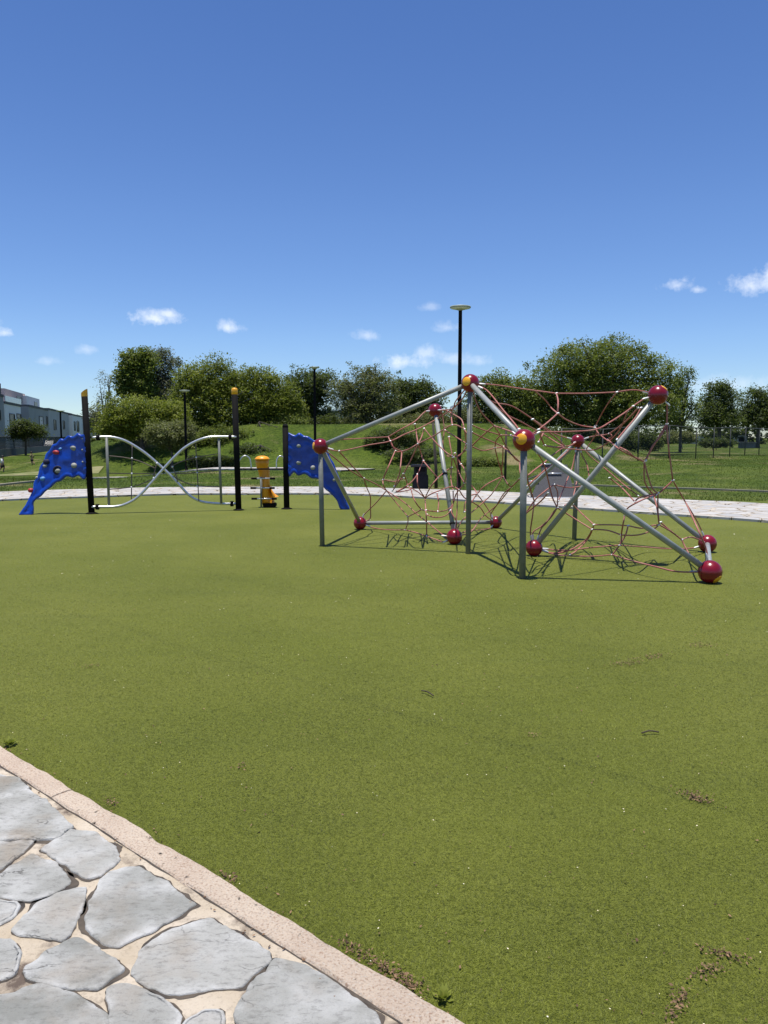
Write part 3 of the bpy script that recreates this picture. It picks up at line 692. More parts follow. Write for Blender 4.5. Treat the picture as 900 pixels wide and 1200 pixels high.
NET = """
ACD:A 397,528.5 432,521.5 457,517 474,509 490,502.5 512,491 530,479 542,467 C
ABD:A 388,517 402,515 430,513.5 455,512
ADC:455,512 470,503 486,494 499,482 D
ACD:455,512 459,520 463,528.5 467,529.5 471,529
ACD:457,517 461,524 471,529
ACE:471,529 480,526 490,520 508,511 530,498 544,503
ADE:486,497 488,508 490.5,519 493,530 496,540
ADE:496,540 489,556 482,565 474,571 463,577
ADC:497,502 505,512 514,522 524,531 530,534 536,534.5 547,527
ADC:490,520 494,512 497,502
CD:D 529,477.5 534,470 C
CD:529,478 529,488 530,498
CD:D 521,480.5 532,486 541,492 544,503
CDE:544,503 546,515 545,525 540,533 536,534.5
DE:516,476 519,490 521,504
CDE:521,504 534,512 547,520
CDE:526,512 528,524 530,534
DEC:533,531 536,537 540,544
DE:536,534.5 536,560 535.5,600 E
DE:530,535 529,548 528.5,562 531,575
CE:540,544 546,553 544,566 538,574
CEF:531,536 537,552 545,566
DBE:531,575 531,590 529,600 535,612 E
ABE:397,528.5 410,543 426,560.5
ABE:A 394,538 410,551 426,560.5 440,567 453,575 474,589 487,601 502,613 521,628 E
ABE:426,560.5 430,572 434,582 434,595 434,607 428,611 B
ABE:B 426,604 440,590 453,576.5
ABE:453,576.5 465,590 478,605.5
ABE:478,605.5 478,612 475,621
ABE:478,605.5 487,603 494,597
ACE:463,528.5 456,545 449,562 450,570 453,575
ACE:471,529 469.5,545 468,556 462,570
ACE:490,520 482,538 473,555 465,568 460,575
ABD:449,562 462,564.5 474,560
ABD:474,556 476,563 478,570
ABD:478,570 470,574 462,577.5
ABD:478,570 489,576 498,583.5
ADE:481,571 484,582 488,590 494,597 499,598
ADE:498,583.5 498,597 500,612
ADE:498,583.5 505,579 515,575 526,571 532,570.5 538,574
BDE:499,598 513,599.5 525,597 530,590 534,580 538,574
BDE:500,603 508,606 517,606 524,603 528,598
BE:475,621 487,624 500,628.5
BE:500,628.5 510,632 521,635 E
BE:500,612 500,620 500,628.5
BDE:462,577.5 480,574 478,570
BEF:B 440,619 458,621 475,621
CF:C 562,480 579,499
CF:579,499 586.5,510 592,521 603,537 609,541
CFH:609,541 609.5,552 613,570 616,585
CF:579,499 566,510 552.5,523
CFH:579,499 591,503 603,508 H
CF:552.5,498 567,504 586.5,510
CFH:586.5,510 600,510.5 H
CF:552.5,506.5 566,513 580,519 589.5,523.5
CF:552.5,523 566,528 580,525
CF:580,525 585,524.5 589.5,523.5
CF:586.5,510 581.5,516 580,525
CF:580,525 584,541 589.5,558
CF:589.5,523.5 589,541 587,557
CEF:589.5,558 570,568 559,579 551,591 544,600
CEF:589.5,558 577,578 568,587 552,601 540,612 E
CFH:589.5,558 594,566 599,571
CFH:609,561 599,571 590,579 582,592 575,604 F
CEF:599,571 582,590 564,607 552,623 E
CF:F 574,600 566,588 560,579
CF:560,579 556,573 550,567 544,566
CEF:F 570,605 563,595 553,588 544,583 538,574
CEF:544,600 545,590 551,581 560,579
EF:E 548,622 562,621 574,619 F
CHG:H 625,526 630,531
CK:C 580,451 611,455.5 652,461
CK:652,461 688,461 723,459.5
CK:723,459.5 745,457 K
CKH:652,461 654,470 653.5,484.5
CKH:653.5,484.5 643,494 631,503.5
HKG:H 623,509 631,503.5
HKG:653.5,484.5 664,492 680,498.5 697,501
HK:H 631,507 662,506 697,503.5 716,494 733,483 742,476
HK:742,476 756,467 K
CKG:723,459.5 713,472 704,487 698,499
HKG:697,498 700,506 708,513.5 721,522
HKG:735,482 727,502 714,517 700,526 686,527.5 658,525 638,522
HK:751,478 745,489 734,502 723,515
GK:G 690,512.5 702,510 714,508 733,494 748,478
GK:714,508 717,511 712,515
HKL:721,522 734,528 744,536 755,541
HKL:711,516 724,525 736,532 755,541
KL:K 781,472 781.5,497
KL:781.5,497 771,514 755,541
KLI:781.5,497 775,510 764,524 757,540
KLI:781.5,497 783,520 788.5,563
HKL:755,541 755,560 758,570 766,580
KLI:756,541 760,560 765,573 771,578
KLI:788.5,563 780,571 769,580
KLI:788.5,563 776,575 764,583
KL:788.5,563 803,588 817,611 L
KI:788.5,563 803,590 816,616 827,642 829,655 I
KLI:769,578 750,583 744,588
HIJ:766,582 748,588 735,596 732,604
KLI:767,581 770,596 772.5,615
KLI:771,579 771,598 773,613
JIL:772.5,615 785,622 799,632.5
JIL:774,612 787,623 799,632.5
JIL:799,632.5 811,629.5 L
JIL:799,632.5 803,641 809,650 I
JIL:696,615 717,615 736,616
JIL:736,616 752,619 764,616 772.5,615
JIL:694,620.5 712,621.5 728,627
JIL:728,627 747,627 763,622 772.5,615
GJ:671,591 682,602 696,615
GJH:653,595 672,607 694,620.5
JG:694,620.5 686,633 668,644.5 648,648 J
JG:696,617 690,630 676,645 668,650
IJH:728,627 730,615 732,604
JIL:736,616 733,627 726,639 717.5,650
JIL:728,627 728,633 728,638.5
JL:J 662,645 690,642 718,639.5 728,638.5
JL:728,638.5 755,641 784,643 814,642 L
IJ:J 652,650 690,652 717.5,650
IJ:717.5,650 740,657 770,664.5 795,670 I
GHJ:649,568 637,577 626,587 616,602
GHJ:649,568 667,571.5 684,569.5
GHJ:649,568 653.5,577 653,595
GHJ:630,531 637,543 643,565 647,582 653,595
GHJ:653,595 645,607 634,617 624,625 J
GHJ:653,595 648,601 640,613 634,620 J
HJ:H 617.5,558 624.5,586
HJ:624.5,586 624,605 621.5,626 J
HJ:616,602 634,587 642,578
CGH:635,543.5 626,551 617,558 609,563
CGH:662,523 648,533 635,543.5
CGH:667,527 655,538 642,548 617,570
GJ:G 671,546 666,559 660,574 654.5,587
GJ:G 682,533 688,545 691,563
GJ:676,564 673,577 670,587 660,593
GL:G 691,534 703,544 724,562 735,571 748,581
GL:714,560 728,571 744,586
CHG:C 570,457 590,481 608,503 H
CG:C 575,470 600,476 627,493 650,508 G
CG:C 588,482 612,495 640,511 662,521 G
CGH:624,491.5 640,504 654,515 663,522
HG:631,503.5 635,515 638,522
HG:637,507 634,513 631,518
HG:638,522 650,524 663,522
CDE:547,520 551,534 549,552 545,566
CE:544,503 549,512 552.5,523
DE:521,504 519,520 524,534 530,534
ADE:498,583.5 490,570 489,556
BDE:512,578 514,589 513,599.5
ADE:513,560 505,570 498,583.5
DE:530,548 521,553 513,560
ADC:496,540 505,551 513,560
CFH:590,524 600,533 609,541
CHG:608,503 618,512 624.5,524
CKG:653.5,484.5 646,478 640,470 627,458
HKG:700,506 694,516 686,527.5
"""
build_net()

# ------------------------------------------------------------------ climbing combination on the left
def build_parcours():
    b1, b2, b3 = G(107.5, 602), G(279.7, 598), G(336, 596.5)
    root = empty('climbing_course', (b2.x, b2.y, 0), 'climbing course of black posts joining two blue climbing walls and crossed steel arches', 'climbing frame')
    off = root.location.copy(); loc = lambda p: Vector(p) - off
    def post(base, toppx, r, capkind):
        top = P(*toppx, base.y); bm = bmesh.new(); add_tube(bm, [loc(base), loc(top)], r, 18)
        p = bm_obj('post', bm, M['black'], root, True)
        bm = bmesh.new(); add_lathe(bm, [(r * 1.9, 0.0), (r * 1.9, 0.012), (r * 1.05, 0.03)], 18, loc(base) + Vector((0, 0, 0.002))); bm_obj('base_plate', bm, M['black'], p)
        bm = bmesh.new()
        if capkind == 'slant':
            ax = (top - base).normalized(); add_tube(bm, [loc(top - ax * 0.01), loc(top + ax * 0.125)], r * 1.04, 18)
            bm.verts.ensure_lookup_table()
            for v in bm.verts:
                if (v.co - loc(top)).dot(ax) > 0.08: v.co += ax * ((v.co.x - loc(top).x) / r * 0.045 - 0.03)
            bm_obj('post_cap', bm, M['yellow'], p)
        elif capkind == 'round':
            add_lathe(bm, [(r * 1.06, -0.04), (r * 1.08, 0.02), (r * 1.06, .055), (r * .9, .085), (r * .4, .1)], 18, loc(top)); bm_obj('post_cap', bm, M['yellow'], p, True)
        else:
            add_lathe(bm, [(r * 1.02, -0.02), (r * 1.02, 0.015), (r * .7, .05), (r * .3, .06)], 18, loc(top)); bm_obj('post_cap', bm, M['black'], p, True)
        return p
    post(b1, (99, 464), 0.062, 'slant'); post(b2, (274.9, 460), 0.062, 'round'); post(b3, (334.3, 500), 0.062, 'black')
    def wall(outline, Y0, Y1, x0, x1, holds, lean=1):
        """moulded panel: wavy outline, padded rim, real thickness"""
        foot_x = x0 if lean > 0 else x1
        def Yf(x, y=603):
            u = (x - x0) / (x1 - x0); w_ = abs(x - foot_x) / abs(x1 - x0)
            return Y0 + (Y1 - Y0) * u + (0.62 if lean > 0 else -0.12) * max(0, 1 - w_) * max(0, (603 - y) / 95)
        from mathutils.geometry import delaunay_2d_cdt
        out = [Vector((p.x, p.y)) for p in smooth_path([(x, y, 0) for x, y in outline + [outline[0]]], 5)[:-1]]; n = len(out)
        inside = lambda q: sum(((a.y > q.y) != (b_.y > q.y)) and q.x < (b_.x - a.x) * (q.y - a.y) / (b_.y - a.y) + a.x for a, b_ in zip(out, out[1:] + out[:1])) % 2 == 1
        edge = lambda q: min((q - a).length for a in out)
        grid = [Vector((x0 - 4 + i * 1.1, 504 + j * 1.1)) for i in range(80) for j in range(95)]
        grid = [q + Vector((random.uniform(-.2, .2), random.uniform(-.2, .2))) for q in grid if inside(q) and edge(q) > .7]
        V2, _, F2, *_r = delaunay_2d_cdt(out + grid, [(i, (i + 1) % n) for i in range(n)], [], 1, 1e-4)
        along = (P(x1, 560, Y1) - P(x0, 560, Y0)); along.z = 0; nrm = Vector((along.y, -along.x, 0)).normalized(); T = 0.085
        if nrm.y > 0: nrm = -nrm
        bm = bmesh.new(); fr, bk = [], []
        for q in V2:
            e = edge(q); p = P(q.x, q.y, Yf(q.x, q.y)); k = min(1, e / 1.6)
            o = T * (.22 + .28 * math.sqrt(max(0, 1 - (1 - k) ** 2))) - .022 * max(0, min(1, (e - 3.2) / 1.5)) + .022 * mnoise.noise(Vector((q.x * .09, q.y * .09, 4))) * k
            fr.append(bm.verts.new(loc(p + nrm * o))); bk.append(bm.verts.new(loc(p - nrm * T * .45)))
        for f in F2:
            bm.faces.new([fr[i] for i in f]); bm.faces.new([bk[i] for i in reversed(f)])
        for i in range(n):
            j = (i + 1) % n
            if i < len(fr): bm.faces.new((fr[i], fr[j], bk[j], bk[i]))
        w = bm_obj('climbing_wall', bm, M['blue'], root, True)
        for (x, y, r, m, kind) in holds:
            p = P(x, y, Yf(x, y)) + nrm * (T * .3); bm = bmesh.new()
            if kind == 'ring':
                q = nrm.to_track_quat('Z', 'Y'); add_lathe(bm, [(r * .55, -.01), (r * .6, .012), (r * .85, .02), (r, .01), (r, -.01)], 18)
                for v in bm.verts: v.co = loc(p) + q @ v.co
            else:
                add_ball(bm, loc(p), r, 12, 8, (1, .75, .8))
                for v in bm.verts: v.co += Vector((mnoise.noise(v.co * 9), mnoise.noise(v.co * 9 + Vector((5, 0, 0))), mnoise.noise(v.co * 9 + Vector((0, 7, 0))))) * r * .35
            h = bm_obj('hold', bm, M[m], w, True)
        return w
    left = [(101, 507), (96, 509.5), (91, 507.5), (86, 511.5), (80, 510.5), (75, 514.5), (71, 514), (66, 519.5), (62, 521), (58.5, 527), (54, 532), (51.5, 540), (47, 547), (44.5, 557), (40, 565), (38.5, 574), (34.5, 583), (30.5, 591), (25, 599), (23, 603.5), (37, 603.5), (39.3, 598), (39, 590), (42, 585.5), (48, 581.5), (53, 576), (60, 571), (66, 565.5), (72, 563.5), (78, 558.5), (86, 559.8), (92, 557.5), (101, 559)]
    wall(left, G(25, 603.3).y, b1.y - 0.02, 25, 101, [(66, 530, .062, 'hold_red', 0), (55, 541, .07, 'hole', 0), (53.5, 546, .045, 'hold_white', 0), (68, 551, .095, 'hole', 'ring'), (68, 551.5, .06, 'hold_grey', 0), (86, 525, .062, 'hold_grey', 0), (87, 545, .06, 'hold_white', 0), (50.5, 561, .06, 'hold_blue', 0), (36.5, 574.5, .062, 'hold_red', 0), (43.5, 559.5, .035, 'hold_white', 0), (71, 526, .035, 'hold_blue', 0), (97, 514, .022, 'hold_white', 0), (97, 527, .022, 'hold_white', 0), (97, 541, .022, 'hold_white', 0)])
    right = [(338, 507), (346, 510), (350.5, 507.3), (356, 510.5), (361, 511.5), (368, 516), (376, 518), (383, 526.5), (387, 537), (391, 543), (395, 554), (398, 561), (401, 571), (404, 580), (407, 590), (409.5, 597), (399.5, 597), (394.5, 586), (386.5, 577.5), (380, 572), (374, 562), (365, 560.5), (357.5, 555.5), (350, 557.5), (344.5, 553.5), (338, 556)]
    wall(right, b3.y, G(404, 597).y, 338, 409, [(350.5, 522.5, .055, 'hold_grey', 0), (350.5, 542, .055, 'hold_grey', 0), (367, 548, .05, 'hold_white', 0), (392, 562, .04, 'hold_grey', 0), (371, 528, .045, 'hold_red', 0), (384, 574, .028, 'hold_white', 0)], -1)
    Yl = lambda x: b1.y + (b2.y - b1.y) * (x - 107.5) / (279.7 - 107.5)
    A = [(108, 513), (127.5, 512), (146.5, 516.5), (167.5, 529), (184.5, 543), (197, 554.5), (210, 568), (222.5, 581), (237, 588), (258, 590.3), (279, 590.3)]
    B = [(107, 594), (136, 593.5), (151, 589), (163, 581), (178, 565), (191, 550), (203.5, 536.5), (216, 525), (231, 516.5), (248, 512), (277, 512)]
    for path, dy in ((A, 0.03), (B, -0.03)):
        bm = bmesh.new(); add_tube(bm, smooth_path([loc(P(x, y, Yl(x) + dy)) for x, y in path], 6), 0.027, 12); r = bm_obj('arched_rail', bm, M['chrome'], root, True)
        bm = bmesh.new()
        for (x, y), s in ((path[0], 5.5), (path[-1], -5.5)): add_tube(bm, [loc(P(x + s, y, Yl(x + s) + dy)), loc(P(x + s * 1.6, y, Yl(x + s) + dy))], 0.058, 14)
        bm_obj('flange', bm, M['black'], r)
    for a, b in (((124.8, 512.5), (127.8, 593)), ((256.3, 512.5), (259.3, 590))):
        bm = bmesh.new(); add_tube(bm, [loc(P(*a, Yl(a[0]))), loc(P(*b, Yl(b[0])))], 0.027, 12); bm_obj('upright', bm, M['steel'], root, True)
    ropes = [[(155, 521), (154.5, 550), (154, 585)], [(229, 518), (231, 550), (233, 587)], [(126, 534), (148, 536.5), (165, 541), (182, 549)], [(126.5, 554.5), (154, 555), (182, 555)], [(127, 573.5), (153, 571), (166, 567), (178, 562)],
             [(257, 551), (231, 554), (205, 555)], [(258, 570.5), (231, 569.5), (216, 565), (203, 558)], [(257, 531.5), (230, 536), (212, 541), (200, 547)], [(184, 543), (181.5, 551), (180, 561)], [(201, 545), (206, 556), (208, 565)]]
    bm = bmesh.new()
    for rp in ropes: add_tube(bm, smooth_path([loc(P(x, y, Yl(x))) for x, y in rp], 4), 0.011, 6)
    net = bm_obj('rope_net', bm, M['rope_dark'], root, True)
    for x, y in ((154.7, 537), (154.5, 555), (154, 571), (231, 554), (231, 570), (230, 536), (184, 543), (180, 560), (202, 547)):
        bm = bmesh.new(); add_ball(bm, loc(P(x, y, Yl(x))), 0.021, 10, 8); bm_obj('rope_joint', bm, M['clamp'], net, True)
    Ym = lambda x: b2.y + (b3.y - b2.y) * (x - 279.7) / (336 - 279.7)
    bm = bmesh.new(); add_tube(bm, [loc(P(280, 549.6, Ym(280))), loc(P(336, 549.6, Ym(336)))], 0.017, 10); bar = bm_obj('crossbar', bm, M['black'], root, True)
    for hp in ([(280, 541), (283, 536.5), (286.5, 534.3), (290, 535), (293, 539), (294.5, 549.5)], [(324, 549.5), (324.2, 541), (326, 536), (329, 534.5), (332, 536.5), (335.5, 542)]):
        bm = bmesh.new(); add_tube(bm, smooth_path([loc(P(x, y, Ym(x))) for x, y in hp], 5), 0.016, 10); bm_obj('handle', bm, M['chrome'], bar, True)
build_parcours()

def build_totem():
    b = G(311, 594.5); s = b.y / F
    root = empty('play_totem', (b.x, b.y, 0), 'orange yellow play totem with domed cap and foot rods on a dark base', 'play totem')
    bm = bmesh.new(); add_box(bm, (.1, 0, .05), (.26, .24, .1), 0, 1.15)
    bmesh.ops.bevel(bm, geom=bm.edges[:], offset=.02, segments=2, affect='EDGES'); bm_obj('base', bm, M['black'], root)
    bm = bmesh.new(); add_tube(bm, [(-.07, -.12, 0), (-.07, -.12, .68)], .022, 12); bm_obj('pole', bm, M['steel'], root, True)
    bm = bmesh.new(); rows = []; n = 26; seg = 24                    # twisted, slightly leaning body
    for i in range(n + 1):
        t = i / n; z = .09 + .79 * t; tw = t * 3.4; row = []
        for k in range(seg):
            a = 2 * math.pi * k / seg; rr = .105 * (1 + .22 * math.cos(2 * (a - tw))) * (1.0 + .18 * (1 - t) ** 3)
            row.append(bm.verts.new((.06 - .09 * t + rr * math.cos(a), rr * .9 * math.sin(a), z + .018 * math.sin(3 * a))))
        rows.append(row)
    for a, c in zip(rows, rows[1:]):
        for k in range(seg): bm.faces.new((a[k], a[(k + 1) % seg], c[(k + 1) % seg], c[k]))
    bm.faces.new(rows[0][::-1]); bm.faces.new(rows[-1]); bm_obj('twisted_body', bm, M['orange'], root, True)
    bm = bmesh.new()
    fl = [bm.verts.new(p) for p in ((.13, -.08, .5), (.15, -.02, .34), (.3, -.05, .24), (.17, -.1, .22), (.13, .02, .5), (.15, .07, .34), (.3, .0, .24), (.17, .03, .22))]
    for f in ((0, 1, 2, 3), (7, 6, 5, 4), (0, 4, 5, 1), (1, 5, 6, 2), (2, 6, 7, 3), (3, 7, 4, 0)): bm.faces.new([fl[i] for i in f])
    bmesh.ops.subdivide_edges(bm, edges=bm.edges[:], cuts=1); bm_obj('flared_foot', bm, M['orange'], root)
    bm = bmesh.new(); add_lathe(bm, [(.118, .86), (.13, .89), (.145, .97), (.15, 1.045)], 24, (-.055, 0, 0)); bm_obj('neck', bm, M['orange'], root, True)
    bm = bmesh.new(); add_lathe(bm, [(.15, 1.05), (.165, 1.055), (.162, 1.075), (.12, 1.115), (.06, 1.135), (.01, 1.14)], 24, (-.055, 0, 0)); bm_obj('cap', bm, M['orange'], root, True)
    for z, x0, x1 in ((.645, -.27, .23), (.435, -.29, .22), (.2, -.27, .26)):
        bm = bmesh.new(); add_tube(bm, [(x0, -.125, z), (x1, -.125, z)], .017, 10); rd = bm_obj('foot_rod', bm, M['chrome'], root, True)
        bm = bmesh.new(); add_tube(bm, [(x0 - .01, -.125, z), (x0 + .11, -.125, z)], .024, 10); bm_obj('grip', bm, M['black'], rd, True)
        bm = bmesh.new(); add_tube(bm, [(x1 - .1, -.125, z), (x1 + .01, -.125, z)], .024, 10); bm_obj('grip', bm, M['black'], rd, True)
build_totem()

# ------------------------------------------------------------------ street furniture
def lamp_post(base, height, r, label, disc=0.27):
    root = empty('lamp_post', base, label, 'lamp post', 'disc topped lamp posts in the park')
    bm = bmesh.new(); add_lathe(bm, [(r * 1.9, 0), (r * 1.9, .02), (r * 1.15, .05), (r, .3), (r * .82, height - .12), (r * .6, height - .02)], 14); bm_obj('pole', bm, M['black'], root, True)
    bm = bmesh.new(); add_lathe(bm, [(.05, height - .13), (disc * .55, height - .085), (disc * .96, height - .06), (disc, height - .04), (disc * .97, height - .015), (disc * .4, height), (.02, height + .004)], 26)
    h = bm_obj('lamp_head', bm, M['lamphead'], root, True)
    bm = bmesh.new(); add_lathe(bm, [(disc * .5, height - .098), (disc * .93, height - .069), (disc * .93, height - .064), (disc * .5, height - .09)], 26); bm_obj('diffuser', bm, M['lampglass'], h, True)
    return root
lp = G(537.5, 575); lamp_post((lp.x, lp.y, -.03), 5.27, .062, 'tall black lamp post with flat disc head behind the red topped net frame', .30)
lp = P(369.5, 546, 41); lamp_post((lp.x, lp.y, terrain(lp.x, lp.y)), 5.28, .075, 'distant black lamp post rising behind the right blue climbing wall')
lp = P(218.5, 547, 41.2); lamp_post((lp.x, lp.y, terrain(lp.x, lp.y)), 4.35, .075, 'distant black lamp post among the trees beside the dark clipped hedge')
lp = P(73, 540, 74); lamp_post((lp.x, lp.y, terrain(lp.x, lp.y)), 4.1, .09, 'slim lamp post standing in front of the grey row houses', .4)

def build_bin():
    b = G(492.5, 574); root = empty('litter_bin', (b.x, b.y, -.03), 'dark plastic litter bin with overhanging lid on the grass behind the net', 'bin')
    bm = bmesh.new(); add_box(bm, (0, 0, .24), (.46, .44, .48), 0, .96); add_box(bm, (0, 0, .58), (.37, .38, .22), 0, 1.02)
    bmesh.ops.bevel(bm, geom=bm.edges[:], offset=.015, segments=2, affect='EDGES'); bm_obj('body', bm, M['bin'], root)
    bm = bmesh.new(); add_box(bm, (0, 0, .735), (.6, .5, .07), 0, .9); bmesh.ops.bevel(bm, geom=bm.edges[:], offset=.02, segments=2, affect='EDGES'); bm_obj('lid', bm, M['bin'], root)
    bm = bmesh.new(); add_box(bm, (.0, -.22, .62), (.26, .02, .09)); bm_obj('flap', bm, M['black'], root)
    b = G(511, 571); p2 = P(507.5, 494, b.y)
    bm = bmesh.new(); add_tube(bm, [(0, 0, -.02), (.0, 0, .5), (p2.x - b.x, 0, p2.z)], [.055, .05, .035], 10); o = bm_obj('wooden_post', bm, M['wood'], None, True, (b.x, b.y, -.03))
    tag(o, 'slim dark wooden post leaning beside the litter bin', 'post')
    b = G(592, 560); p2 = P(593.2, 503, b.y)
    bm = bmesh.new(); add_tube(bm, [(0, 0, -.02), (p2.x - b.x, 0, p2.z)], [.05, .04], 10); o = bm_obj('wooden_post', bm, M['wood'], None, True, (b.x, b.y, -.03))
    tag(o, 'slim dark post on the lawn left of the grey bench', 'post')
build_bin()
def build_bench():
    b = G(644, 584); root = empty('park_bench', (b.x, b.y, -.02), 'grey perforated metal park bench with tilted backrest by the far path', 'bench', rz=R(6))
    def tilted(x0, x1, z0, y0, z1, y1, inset, t=.03):
        bm = bmesh.new(); vs_ = []
        for dy in (0, t):
            vs_ += [bm.verts.new(p) for p in ((x0, y0 + dy, z0), (x1, y0 + dy, z0), (x1 - .02, y1 + dy, z1), (x0 + inset, y1 + dy, z1))]
        for f in ((0, 1, 2, 3), (7, 6, 5, 4), (0, 4, 5, 1), (1, 5, 6, 2), (2, 6, 7, 3), (3, 7, 4, 0)): bm.faces.new([vs_[i] for i in f])
        return bm
    bm_obj('seat', tilted(-.56, .57, .07, -.3, .62, .12, .34), M['bench'], root)
    bm_obj('backrest', tilted(-.17, .57, .60, .16, .86, .3, .04), M['bench'], root)
    for x0, x1, y, z in ((-.03, .33, .1, .645), (-.15, .1, .28, .875), (-.58, -.3, -.05, .46), (-.57, .58, -.33, .06)):
        bm = bmesh.new(); add_tube(bm, [(x0, y, z), (x1, y, z)], .02, 10); bm_obj('rail', bm, M['chrome'], root, True)
    for x in (-.5, .52):
        for y in (-.28, .25):
            bm = bmesh.new(); add_box(bm, (x, y, .03), (.05, .05, .1)); bm_obj('leg', bm, M['bench'], root)
    bm = bmesh.new(); add_tube(bm, smooth_path([(-.56, -.3, .07), (-.57, -.05, .46), (-.5, .2, .5), (-.2, .3, .6)], 4), .018, 8); bm_obj('armrest', bm, M['bench'], root, True)
build_bench()

# ------------------------------------------------------------------ right fence, left wall and fence
def mesh_fence(name, pts, h, zf, label, post_r=.03, step=.2, wire=.0035, rail=True, main=None):
    root = empty(name, (pts[0].x, pts[0].y, 0), label, 'fence'); off = root.location.copy()
    for p in pts:
        bm = bmesh.new(); z = zf(p); add_tube(bm, [Vector((p.x, p.y, z - .1)) - off, Vector((p.x, p.y, z + h)) - off], post_r, 8); bm_obj('post', bm, M['wire'], root, True)
    for a, b in zip(pts, pts[1:]):
        bm = bmesh.new(); za, zb = zf(a), zf(b); L_ = (b - a).length; n = int(L_ / step)
        ln = lambda s, z: a.lerp(b, s) + Vector((0, 0, za + (zb - za) * s + z)) - off - Vector((0, 0, a.lerp(b, s).z))
        k = int(h / step)
        for i in range(-k, n):                          # diamond wire mesh
            for sg in (1, -1):
                s0, s1 = (i, i + k) if sg > 0 else (i + k, i); t0, t1 = 0.0, 1.0
                q = []
                for t in (0, 1):
                    s = s0 + (s1 - s0) * t; q.append([s / n, t * h])
                (sa, a0), (sb, b0) = q
                lo, hi = max(0, min(sa, sb)), min(1, max(sa, sb))
                if hi <= lo: continue
                f = lambda s: a0 + (b0 - a0) * (s - sa) / (sb - sa)
                add_tube(bm, [ln(lo, f(lo)), ln(hi, f(hi))], wire, 3, False)
        m = bm_obj('wire_mesh', bm, M['wire'], root)
        bm = bmesh.new(); add_tube(bm, [ln(0, h - .01), ln(1, h - .01)], post_r * .7, 8); bm_obj('top_rail', bm, M['wire'], root, True)
    return root
fa, fb = G(815, 541), G(889, 537); d = (fb - fa); 
fpts = [fa + d * t for t in (-1.42, -1.06, -.7, -.35, 0, .25, .5, .75, 1, 1.3, 1.6, 1.9)]
mesh_fence('wire_fence', fpts, 1.95, lambda p: terrain(p.x, p.y), 'dark wire mesh fence on posts across the right lawn', .035, .16, .004)

def facade(t, o=0.0):                        # house line: from near left to far
    p = Vector((-35, 70, 0)) + Vector((-22, 81, 0)) * t; n = Vector((81, 22, 0)).normalized(); return p + n * o
def t_at(px, o=0.0):
    lo, hi = -1.0, 3.0
    for _ in range(60):
        m = (lo + hi) / 2; q = facade(m, o); d_ = q.y * math.cos(PITCH) + EYE * math.sin(PITCH)
        x = 450 + F * q.x / q.y
        if x < px: lo = m
        else: hi = m
    return lo
def z_at(py, q): return EYE + (HOR - py) * q.y / F
HN = Vector((81, 22, 0)).normalized(); HT = Vector((-22, 81, 0)).normalized()
def house_box(bm, t0, t1, o0, o1, z0, z1):
    ps = [facade(t0, o0), facade(t1, o0), facade(t1, o1), facade(t0, o1)]
    lo = [bm.verts.new((p.x, p.y, z0)) for p in ps]; hi = [bm.verts.new((p.x, p.y, z1)) for p in ps]
    bm.faces.new(lo[::-1]); bm.faces.new(hi)
    for i in range(4): bm.faces.new((lo[i], lo[(i + 1) % 4], hi[(i + 1) % 4], hi[i]))
def house(x0, x1, py, m, label, fo=0.0, upper=None, wins=(), balcony=None):
    t0, t1 = t_at(x0, fo), t_at(x1, fo) - 0.0015; q = facade((t0 + t1) / 2, fo); zt = z_at(py, facade(t0, fo)); g = -.3
    root = empty('row_house', (q.x, q.y, g), label, 'house', 'row houses beyond the park wall'); off = root.location.copy()
    def put(name, bm, mm, parent=root):
        for v in bm.verts: v.co -= off
        return bm_obj(name, bm, mm, parent)
    bm = bmesh.new(); house_box(bm, t0, t1, fo, fo - 9, g, zt); put('wall', bm, M[m])
    bm = bmesh.new(); house_box(bm, t0 + .0006, t1 - .0006, fo + .06, fo - 9.06, zt + .003, zt + .22); put('roof', bm, M['house_dark'] if m != 'house_dark' else M['house_grey'])
    if upper:
        ux0, ux1, upy, um, uo = upper; a, b = t_at(ux0, fo - uo), t_at(ux1, fo - uo); bm = bmesh.new(); zu = z_at(upy, facade((a + b) / 2, fo - uo)); house_box(bm, a, b, fo - uo, fo - uo - 4.5, zt + .23, zu); up = put('roof_room', bm, M[um])
        bm = bmesh.new(); am = a + (b - a) * .55; house_box(bm, am, am + (b - a) * .25, fo - uo + .05, fo - uo - .1, zt + .8, zu - .5); w = put('window', bm, M['glass'], up)
    for (wx0, wx1, wy0, wy1, kind) in wins:
        a, b = t_at(wx0, fo), t_at(wx1, fo); ft = facade((a + b) / 2, fo); z1, z0 = z_at(wy0, ft), z_at(wy1, ft)
        bm = bmesh.new(); f = .08 / 84
        for (ta, tb, za, zb) in ((a, b, z1 - .08, z1), (a, b, z0, z0 + .08), (a, a + f, z0 + .081, z1 - .081), (b - f, b, z0 + .081, z1 - .081)): house_box(bm, ta, tb, fo + .07, fo - .1, za, zb)
        w = put('window', bm, M['frame']); bm = bmesh.new(); house_box(bm, a + f, b - f, fo + .012, fo - .1, z0 + .08, z1 - .08); put('pane', bm, M['curtain'] if kind == 'c' else M['glass'], w)
    if balcony:
        bx0, bx1, by = balcony; a, b = t_at(bx0, fo), t_at(bx1, fo); zb = z_at(by, facade((a + b) / 2, fo)); bm = bmesh.new(); house_box(bm, a, b, fo + .1, fo + .03, zt + .225, zb); put('balustrade', bm, M['railglass'])
    return root
house(-60, -22, 449, 'house_grey', 'grey row house at the near end of the row', 0, None, [(-50, -44, 478, 496, 'g')])
